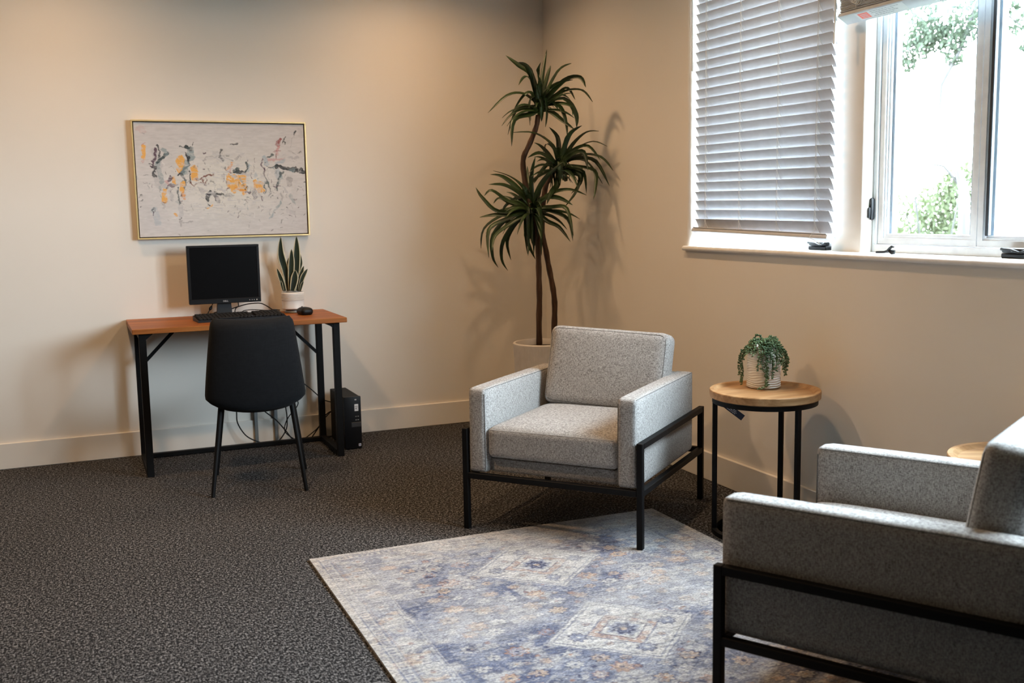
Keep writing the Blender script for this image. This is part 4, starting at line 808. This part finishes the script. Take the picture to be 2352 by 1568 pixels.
# keyboard and mouse
kb = thing('keyboard', 'black computer keyboard in front of the monitor on the desk', 'keyboard', (-1.925, -0.322, DZ), math.radians(4.0))
obj('case', MB().add([(-0.226,-0.078,0.0),(0.226,-0.078,0.0),(0.226,0.078,0.0),(-0.226,0.078,0.0),(-0.226,-0.078,0.012),(0.226,-0.078,0.012),(0.226,0.072,0.026),(-0.226,0.072,0.026)],
    [(3,2,1,0),(4,5,6,7),(0,1,5,4),(1,2,6,5),(2,3,7,6),(3,0,4,7)]), M_BLKPLA, kb)
ks = MB()
for r in range(6):
    y = -0.062+0.0235*r + (0.006 if r == 5 else 0); x = -0.218
    while x < 0.215:
        wd = 0.0175
        if r == 0 and -0.12 < x < -0.02: wd = 0.105
        if not (0.066 < x+wd/2 < 0.074 or 0.136 < x+wd/2 < 0.143):
            zt = 0.012+(y+0.078)*0.0933; ks.bbox(x, min(x+wd, 0.220), y-0.0085, y+0.0085, zt-0.001, zt+0.0075, 0.002)
        x += wd+0.0022
o = obj('keys', ks, M_BLKMATTE, kb); o['kind'] = 'stuff'
ms = thing('computer_mouse', 'black computer mouse on the desk beside the keyboard', 'mouse', (-1.575, -0.275, DZ), math.radians(10))
mb_ = cushion_mb(0.062, 0.112, 0.038, 0.018, 0.004, 10); mb_.v = [(x*(1-0.12*(y/0.056)), y, (z+0.019)*(1-0.25*max(0, (y/0.056))**2)) for x, y, z in mb_.v]
obj('body', mb_, M_BLKPLA, ms, 'all'); 
wh = MB().lathe([(0.0, -0.003), (0.009, -0.003), (0.010, 0), (0.009, 0.003), (0.0, 0.003)], 16).xf(Matrix.Translation((0, 0.030, 0.0335)) @ Matrix.Rotation(PI/2, 4, 'Y')); obj('scroll_wheel', wh, M_STAND, ms)

# snake plant
sp_ = thing('snake_plant', 'small snake plant in a ridged white pot on a metal foot at the desk end', 'plant', (-1.602, -0.115, DZ))
So = Vector((-1.602, -0.115, DZ))
prof = [(0.0, 0.020), (0.056, 0.020), (0.061, 0.023), (0.0615, 0.027), (0.0605, 0.031), (0.0605, 0.066)]
for z_ in (0.070, 0.077, 0.084, 0.091, 0.098, 0.105): prof += [(0.0608, z_), (0.0632, z_+0.0022), (0.0608, z_+0.0045)]
prof += [(0.0600, 0.112), (0.0585, 0.1145), (0.0560, 0.1135), (0.0555, 0.104), (0.0, 0.104)]
obj('pot', MB().lathe(prof, 64), M_POT, sp_, 45)
gl = MB()
for z_ in (0.0715, 0.0785, 0.0855, 0.0925, 0.0995): gl.lathe([(0.0600, z_-0.0030), (0.0612, z_-0.0030), (0.0612, z_-0.0020), (0.0600, z_-0.0020), (0.0600, z_-0.0030)], 64)
obj('painted_band', gl, plain('tan_glaze', (0.42, 0.28, 0.17), 0.5), sp_)['label'] = 'thin tan rings around the pot'
obj('pot_foot', MB().lathe([(0.0, 0.0), (0.044, 0.0), (0.046, 0.004), (0.044, 0.010), (0.040, 0.016), (0.044, 0.0195), (0.0, 0.0195)], 48), M_GREYMET, sp_, 40)
obj('soil', MB().lathe([(0.0, 0.1045), (0.055, 0.1045), (0.055, 0.109), (0.0, 0.111)], 24), M_SOIL, sp_)
for P, wd in SNAKE:
    Q = smooth_path([Vector(p)-So for p in P], 5); n = len(Q); vs = []; f = []; mats = []
    for i, p in enumerate(Q):
        t = (Q[min(i+1, n-1)]-Q[max(i-1, 0)]).normalized(); s = t.cross(Vector((0.25, 1, 0))).normalized(); nn = s.cross(t); u = i/(n-1)
        w_ = wd*0.64*(0.62+0.5*math.sin(min(1, u/0.62)*PI/2))*(1 if u < 0.55 else max(0.02, 1-((u-0.55)/0.45)**1.7)); c = 0.18*w_
        for k, q in enumerate((-1, -0.72, 0, 0.72, 1)): vs.append(p + s*q*w_ + nn*(-c*q*q))
        for k, q in enumerate((1, 0.72, 0, -0.72, -1)): vs.append(p + s*q*w_ + nn*(-c*q*q-0.0014))
    for i in range(n-1):
        for k in range(10):
            a = 10*i+k; b = 10*i+(k+1) % 10; f.append((a, b, b+10, a+10)); mats.append(1 if k in (0, 3, 4, 5, 8, 9) else 0)
    f += [tuple(range(10))[::-1], tuple(range(10*(n-1), 10*n))]; mats += [1, 1]
    me = bpy.data.meshes.new('leaf'); me.from_pydata([tuple(v) for v in vs], [], f); me.materials.append(M_SNAKE); me.materials.append(M_CREAM)
    me.polygons.foreach_set('material_index', mats); me.polygons.foreach_set('use_smooth', [True]*len(f)); me.update(); link('leaf', me, sp_)

# computer tower
ct = thing('computer_tower', 'slim black computer tower on the carpet by the right desk leg', 'computer', (-1.362, -0.245, 0))
obj('case', MB().bbox(-0.046, 0.046, -0.145, 0.165, 0.006, 0.290, 0.003), M_BLKMET, ct)
fp = MB().bbox(-0.047, 0.047, -0.165, -0.1455, 0.004, 0.292, 0.004, 2); obj('front_panel', fp, M_BLKPLA, ct, 35)
obj('foot', MB().box(-0.04, 0.04, -0.13, -0.11, 0, 0.006).box(-0.04, 0.04, 0.12, 0.14, 0, 0.006), M_BLKMATTE, ct)
st = obj('sticker', MB().box(0.010, 0.031, -0.1658, -0.1650, 0.212, 0.250), M_STICK, ct)
text('lettering', 'A5', 0.019, M_INK, st, (0.0205, -0.1660, 0.231), (PI/2, -PI/2, 0))
obj('drive_bay', MB().bbox(-0.010, 0.045, -0.1665, -0.1645, 0.124, 0.150, 0.001), M_STAND, ct)
pt = MB()
for x in (0.017, 0.029):
    for z_ in (0.182, 0.163): pt.bbox(x-0.004, x+0.004, -0.1662, -0.1648, z_-0.002, z_+0.002, 0.0005)
obj('port', pt, M_GREYMET, ct); obj('power_button', MB().bbox(0.012, 0.022, -0.1664, -0.1648, 0.272, 0.278, 0.001), M_SILVER, ct)
bd = obj('badge', MB().box(0.027, 0.040, -0.1658, -0.1650, 0.016, 0.030), M_STICK, ct); obj('badge_mark', MB().box(0.030, 0.037, -0.1661, -0.1658, 0.019, 0.027), plain('badge_blue', (0.10, 0.14, 0.45), 0.4), bd)

# cables
def cable(name, pts, rad, label, cat='cable', ferrite=None):
    o = obj(name, MB().tube(smooth_path(pts, 6), rad, 7), M_BLKPLA, None, 'all'); tag(o, label, cat, 'black cables around the desk')
    return o
c_ = cable('power_cable', CABLES['A'], 0.0035, 'black cable hanging in a deep loop below the desk to the carpet')
cable('power_cable', CABLES['B'], 0.0035, 'black cable slanting down to the right behind the chair leg')
cable('power_cable', [(a, min(-0.075, b+0.03), c) for a, b, c in CABLES['C']], 0.0030, 'thin black cable curling down beside the right chair leg')
cable('network_cable', CABLES['D'], 0.0032, 'black cable sagging from under the desktop to the computer tower')
cable('power_cable', CABLES['E'], 0.0030, 'lower of two cables from the floor up into the tower back')
cable('power_cable', CABLES['F'], 0.0035, 'thicker upper cable from the floor up into the tower back')
vg = cable('monitor_cable', CABLES['VGA'], 0.0026, 'short black cable with a bulge hanging from the monitor left side')
fe = MB().tube([Vector(CABLES['VGA'][1])*0.6+Vector(CABLES['VGA'][2])*0.4, CABLES['VGA'][2], Vector(CABLES['VGA'][2])*0.55+Vector(CABLES['VGA'][3])*0.45], [0.0045, 0.0085, 0.0055], 10); obj('ferrite_bead', fe, M_BLKPLA, vg, 'all')
cable('monitor_cable', CABLES['DVI'], 0.0026, 'short black cable dropping from the monitor right of its stand')
cable('keyboard_cable', CABLES['LOOP'], 0.0030, 'black cable arching high over the desk from stand to keyboard end')
cable('mouse_cable', CABLES['LOOP2'], 0.0024, 'thin black cable lying low along the back of the keyboard')
cable('power_cable', CABLES['PWR'], 0.0026, 'black cable running from behind the keyboard to the stand, on the left')
# metal raceways on the wall below the desk
for x, lb in ((-1.822, 'left of two grey metal raceways running down the wall under the desk'), (-1.711, 'right of two grey metal raceways running down the wall under the desk')):
    o = obj('cable_raceway', MB().bbox(x-0.009, x+0.009, -0.034, -0.0165, 0.001, 0.42, 0.002).bbox(x-0.009, x+0.009, -0.0165, 0.0, 0.137, 0.42, 0.001), M_GREYMET)
    tag(o, lb, 'raceway', 'grey metal raceways under the desk')

# ------------------------------------------------------------------ desk chair
ch = thing('desk_chair', 'dark charcoal upholstered chair with thin black legs pushed to the desk, seen from behind', 'chair', (-1.945, -0.880, 0), math.radians(169.6))
def shell(rows, cols, th):
    """rows: list of (y, z, half width, curve, ny, nz); thick soft pad"""
    nr = len(rows); vs = []; f = []
    for side in (0, 1):
        for j, (y, z, w_, cv, ny, nz) in enumerate(rows):
            edge_r = min(1, min(j, nr-1-j)/2.5)
            for i in range(cols+1):
                u = -1+2*i/cols; uu = math.sin(u*PI/2)*0.5+u*0.5
                e = math.sqrt(max(0, 1-abs(uu)**10))*math.sqrt(max(0.0, 1-(1-edge_r)**2)) if True else 1
                t = th*0.5*(0.10+0.90*e); s = 1 if side == 0 else -1
                off = cv*uu*uu
                vs.append((uu*w_, y - off*ny + ny*t*s, z - off*nz + nz*t*s))
    C_ = cols+1; B_ = nr*C_
    for j in range(nr-1):
        for i in range(cols):
            a = j*C_+i; f.append((a, a+1, a+1+C_, a+C_)); f.append((B_+a, B_+a+C_, B_+a+1+C_, B_+a+1))
    for j in range(nr-1):
        for i in (0, cols): a = j*C_+i; f.append((a, a+C_, B_+a+C_, B_+a))
    for i in range(cols):
        for j in (0, nr-1): a = j*C_+i; f.append((a, B_+a, B_+a+1, a+1))
    return MB().add(vs, f)
def hw(z):
    t = (z-0.375)/(0.815-0.375)
    if t < 0.16: return 0.135+0.093*math.sin(min(1, t/0.16)*PI/2)
    w_ = 0.228-0.046*((t-0.16)/0.84)**1.1
    if t > 0.92: w_ *= math.sqrt(max(0.0, 1-((t-0.92)/0.085)**2))*0.12+0.88
    return w_
rows = []
for j in range(23):
    z = 0.375+(0.815-0.375)*(j/22); t = j/22
    y = 0.165+0.085*t+0.03*math.sin(t*PI)*0.6
    rows.append((y, z, hw(z), 0.045, 0.98, -0.18))
obj('backrest', shell(rows, 22, 0.055), M_DARKFAB, ch, 'all')
rows = []
for j in range(19):
    t = j/18; y = 0.165-0.395*t; z = 0.445+0.02*t-0.012*math.sin(t*PI)
    wd = 0.19+0.035*math.sin(min(1, t*1.6)*PI/2); wd *= 1 if t < 0.86 else math.sqrt(max(0.05, 1-((t-0.86)/0.16)**2))*0.25+0.75
    rows.append((y, z, wd, -0.02, 0.0, 1.0))
obj('seat', shell(rows, 18, 0.06), M_DARKFAB, ch, 'all')
obj('under_frame', MB().bbox(-0.165, 0.165, 0.095, 0.120, 0.395, 0.415, 0.003).bbox(-0.155, 0.155, -0.14, -0.115, 0.395, 0.415, 0.003).bbox(-0.012, 0.012, -0.115, 0.095, 0.395, 0.415, 0.003), M_BLKMET, ch)
for sx in (-1, 1):
    obj('leg', MB().tube([(sx*0.158, 0.115, 0.425), (sx*0.211, 0.221, 0.0)], [0.0125, 0.0095], 14), M_BLKMET, ch, 40)
    obj('leg', MB().tube([(sx*0.160, -0.130, 0.425), (sx*0.216, -0.200, 0.0)], [0.0125, 0.0095], 14), M_BLKMET, ch, 40)

# ------------------------------------------------------------------ framed abstract painting
PX0, PX1, PZ0, PZ1 = -2.388, -1.474, 1.163, 1.786
pw, phh = PX1-PX0, PZ1-PZ0
pf = thing('framed_picture', 'thin gold framed abstract painting with orange and dark strokes above the desk', 'picture', ((PX0+PX1)/2, 0, PZ0))
fr = MB(); t = 0.008
fr.bbox(-pw/2, pw/2, -0.040, -0.002, 0, t, 0.001); fr.bbox(-pw/2, pw/2, -0.040, -0.002, phh-t, phh, 0.001)
fr.bbox(-pw/2, -pw/2+t, -0.040, -0.002, t, phh-t, 0.001); fr.bbox(pw/2-t, pw/2, -0.040, -0.002, t, phh-t, 0.001)
obj('frame', fr, M_GOLD, pf)
obj('backing', MB().box(-pw/2+t, pw/2-t, -0.014, -0.006, t, phh-t), M_BLKMATTE, pf)
cw, chh = pw-2*t-0.010, phh-2*t-0.010
def paint_img(nx, ny):
    U, V = np.meshgrid(np.linspace(0, 1550, nx), np.linspace(0, 1030, ny)); N = lambda a, b, sd, o=3: vnoise(nx, ny, a, b, sd, o)
    img = np.zeros((ny, nx, 3)); img[:] = (0.60, 0.575, 0.575)
    warm = np.exp(-(((U-820)/560)**2+((V-560)/360)**2)); lerp3(img, (0.67, 0.645, 0.58), warm*0.9)
    img *= (0.90+0.20*N(30, 90, 1, 3))[..., None]; img *= (0.95+0.10*N(9, 7, 2, 3))[..., None]
    jx, jy = (N(44, 30, 3, 4)-0.5)*44, (N(44, 30, 4, 4)-0.5)*44; br = N(70, 48, 5, 2); br2 = N(34, 90, 6, 2)
    OR=(0.78,0.40,0.09); OR2=(0.72,0.30,0.07); DK=(0.035,0.04,0.045); DG=(0.05,0.075,0.08); TE=(0.22,0.29,0.31); GY=(0.36,0.34,0.34); LG=(0.45,0.44,0.45); PU=(0.10,0.055,0.085); BL_=(0.34,0.42,0.48); RD=(0.30,0.08,0.08); PK=(0.55,0.27,0.27); BR=(0.20,0.08,0.06); WH=(0.72,0.70,0.68)
    S = []
    def s(col, w_, a, *pts): S.append((col, w_, a, [(x-140-(y-160)*0.041, y-155) for x, y in pts]))
    s(LG,60,.5,(330,420),(360,700)); s(TE,34,.55,(345,520),(380,680)); s(BL_,40,.45,(310,940),(345,1050)); s(LG,26,.6,(540,880),(545,1000)); s(TE,30,.4,(365,740),(420,740))
    s(OR,24,.95,(225,370),(222,470)); s(PK,9,.7,(240,330),(215,360)); s(PK,9,.6,(215,490),(212,520))
    s(PU,13,.95,(330,390),(322,470),(290,540)); s(DK,8,.9,(345,350),(375,420),(350,470)); s(DG,18,.95,(435,440),(390,475),(345,510)); s(DK,9,.9,(290,550),(330,560),(300,610),(335,640)); s(DK,6,.8,(275,520),(315,545)); s(TE,22,.7,(400,400),(430,450))
    s(OR,42,.97,(555,480),(550,580)); s(OR,26,.95,(520,490),(535,520)); s(TE,44,.8,(645,400),(640,470)); s(DG,16,.95,(600,375),(640,390)); s(DK,12,.95,(600,430),(625,480),(620,540),(560,600),(530,630)); s(TE,38,.75,(600,520),(580,600)); s(DK,6,.9,(655,325),(655,355)); s(DK,7,.8,(550,370),(610,372)); s(DG,9,.8,(560,610),(590,680),(585,760))
    s(OR,40,.96,(670,570),(675,650)); s(OR,18,.9,(640,610),(700,600)); s(DK,10,.95,(625,590),(640,700)); s(BR,11,.95,(680,660),(720,660),(770,640),(840,620)); s(BR,7,.9,(640,690),(670,740),(690,700),(720,690),(770,700)); s(BR,6,.85,(770,650),(775,700),(750,690),(740,670))
    s(OR,22,.9,(480,640),(485,690)); s(PU,18,.85,(460,640),(445,670)); s(PK,22,.6,(420,680),(440,720)); s(PU,12,.7,(420,740),(510,710)); s(OR,34,.95,(560,710),(560,770)); s(OR2,24,.8,(570,800),(580,835)); s(OR,28,.95,(410,765),(400,860)); s(GY,16,.6,(395,880),(390,920)); s(LG,20,.6,(455,770),(470,850)); s(DG,9,.8,(518,750),(525,850),(540,885)); s(GY,6,.7,(455,850),(470,850))
    s(GY,8,.85,(780,470),(850,462),(930,450),(1020,500)); s(DK,10,.9,(915,400),(905,470),(935,490)); s(GY,14,.7,(770,480),(750,495)); s(LG,40,.45,(860,430),(920,490)); s(GY,12,.7,(1050,490),(1090,450)); s(LG,10,.6,(1080,445),(1125,435)); s(DK,8,.8,(1010,342),(1065,340)); s(GY,4,.6,(780,390),(800,395))
    s(OR2,13,.75,(1020,520),(970,570)); s(BR,8,.85,(945,570),(1000,610)); s(PU,6,.7,(940,620),(935,690)); s(PK,7,.7,(1010,540),(985,600))
    s(DK,18,.96,(1035,600),(1080,595),(1130,603)); s(DG,14,.9,(1075,570),(1050,600)); s(DG,12,.9,(1140,515),(1160,555),(1140,600)); s(BL_,12,.6,(1170,530),(1165,590))
    for x, y0, y1 in ((985,635,710),(1010,650,760),(1040,640,780),(1070,640,760),(1100,640,770),(1128,625,790)): s(OR,26,.93,(x,y0),(x,y1))
    s(OR2,14,.8,(1045,755),(1090,770),(1130,785)); s(BR,7,.8,(960,760),(990,740)); s(TE,8,.7,(1090,660),(1110,710)); s(PU,10,.8,(1140,780),(1180,800))
    s(OR,28,.95,(1230,690),(1235,740)); s(OR,42,.95,(1280,710),(1285,770)); s(OR2,10,.7,(1215,690),(1215,720)); s(GY,36,.95,(1225,775),(1230,830)); s(GY,14,.7,(1270,800),(1300,850)); s(DG,8,.85,(1320,640),(1350,720),(1375,780)); s(DG,6,.8,(1325,690),(1325,800)); s(PU,6,.7,(1190,610),(1200,660)); s(BL_,14,.5,(1230,610),(1230,650))
    s(DK,24,.95,(800,790),(790,850)); s(DK,12,.9,(800,800),(860,800),(920,800)); s(GY,32,.9,(870,830),(885,870)); s(GY,28,.75,(960,815),(1010,820)); s(LG,26,.6,(735,750),(745,790)); s(DK,6,.8,(850,800),(855,870))
    s(RD,26,.92,(1470,300),(1440,350)); s(PK,24,.75,(1450,370),(1440,430)); s(RD,7,.8,(1400,410),(1480,400)); s(BR,7,.8,(1430,430),(1430,480)); s(DK,5,.9,(1520,270),(1505,340)); s(DK,9,.95,(1615,225),(1600,245)); s(GY,4,.7,(1600,260),(1560,370)); s(GY,8,.6,(1545,400),(1630,440)); s(LG,20,.8,(1550,470),(1640,470)); s(PK,10,.6,(1350,490),(1500,480))
    s(PU,9,.8,(1300,480),(1290,540),(1320,590)); s(BL_,30,.75,(1320,460),(1345,520)); s(DG,10,.85,(1360,470),(1405,440)); s(BL_,22,.6,(1430,520),(1500,495)); s(BL_,44,.55,(1440,600),(1450,640)); s(PU,8,.7,(1320,640),(1310,560))
    s(DK,16,.96,(1430,550),(1530,565),(1600,575)); s(DK,24,.97,(1620,575),(1695,600)); s(DG,8,.8,(1360,565),(1430,550)); s(TE,14,.7,(1560,575),(1600,580)); s(DG,11,.85,(1490,590),(1455,660),(1435,770)); s(TE,20,.5,(1480,640),(1460,700)); s(PU,7,.7,(1410,735),(1480,735)); s(GY,36,.8,(1555,670),(1560,720)); s(LG,14,.6,(1500,740),(1530,800))
    s(TE,26,.5,(1570,830),(1600,880)); s(GY,14,.7,(1480,820),(1480,870)); s(TE,13,.6,(1470,890),(1410,960),(1380,1020)); s(BL_,18,.5,(1400,1000),(1370,1030)); s(GY,8,.5,(1410,880),(1420,890)); s(LG,26,.5,(1540,960),(1600,990))
    s(GY,16,.7,(540,1040),(540,1090)); s(GY,8,.7,(560,1060),(645,1050)); s(OR,14,.85,(485,985),(498,1000)); s(OR,9,.8,(790,935),(825,905)); s(GY,7,.7,(650,900),(660,940)); s(GY,5,.7,(570,945),(620,950)); s(DK,4,.8,(300,920),(298,960)); s(DK,4,.7,(312,925),(310,960)); s(GY,4,.6,(1100,1005),(1110,985),(1125,1010),(1150,990),(1165,1003),(1215,990)); s(DK,4,.7,(1040,905),(1040,925)); s(LG,30,.4,(1660,210),(1670,260)); s(PK,40,.25,(190,210),(230,230))
    rs = np.random.RandomState(2)
    for _ in range(460):
        x, y = rs.normal(880, 430), rs.normal(620, 170); a = rs.uniform(0, 6.28); l = rs.uniform(6, 34)
        S.append(((DK, GY, PU, WH, LG, TE, WH)[rs.randint(7)], rs.uniform(2, 6), rs.uniform(.4, .9), [(x, y), (x+l*math.cos(a), y+l*math.sin(a))]))
    for col, w_, al, pts in S:
        xs = [p[0] for p in pts]; ys = [p[1] for p in pts]; mg = w_+40
        i0, i1 = int((min(xs)-mg)/1550*nx), int((max(xs)+mg)/1550*nx)+2; j0, j1 = int((min(ys)-mg)/1030*ny), int((max(ys)+mg)/1030*ny)+2
        i0 = max(0, i0); j0 = max(0, j0); i1 = min(nx, i1); j1 = min(ny, j1)
        if i1 <= i0 or j1 <= j0: continue
        u = U[j0:j1, i0:i1]+jx[j0:j1, i0:i1]; v = V[j0:j1, i0:i1]+jy[j0:j1, i0:i1]; D = np.full(u.shape, 1e9)
        for (ax, ay), (bx, by) in zip(pts[:-1], pts[1:]):
            dx, dy = bx-ax, by-ay; tt = np.clip(((u-ax)*dx+(v-ay)*dy)/(dx*dx+dy*dy+1e-6), 0, 1); D = np.minimum(D, np.hypot(u-ax-tt*dx, v-ay-tt*dy))
        a = np.clip((w_*(0.85 if sum(col) < 0.25 else 0.70)-D)/3.5+0.5, 0, 1)*al; dry = np.clip((br[j0:j1, i0:i1]-0.30)*6, 0, 1)
        lerp3(img[j0:j1, i0:i1], col, a*((0.85+0.15*dry) if sum(col) < 0.25 else (0.55+0.45*dry)))
    for c, k in ((WH, 0.62), (LG, 0.66)): lerp3(img, c, np.clip((br2-k)*8, 0, 0.6)*warm)
    return np.clip(img, 0, 1)
k = NT('painted_canvas', 0.6, spec=0.2); k.color(k.attr('pattern')); k.bump(k.noise(k.obj(), 190, 3), 0.15, 0.001)
cv = link('canvas', grid_mesh('canvas', cw, chh, 560, 374, paint_img(560, 374), k.m, 0.016), pf)
cv.rotation_euler = (PI/2, 0, 0); cv.location = (-cw/2, -0.0145, phh/2+chh/2)
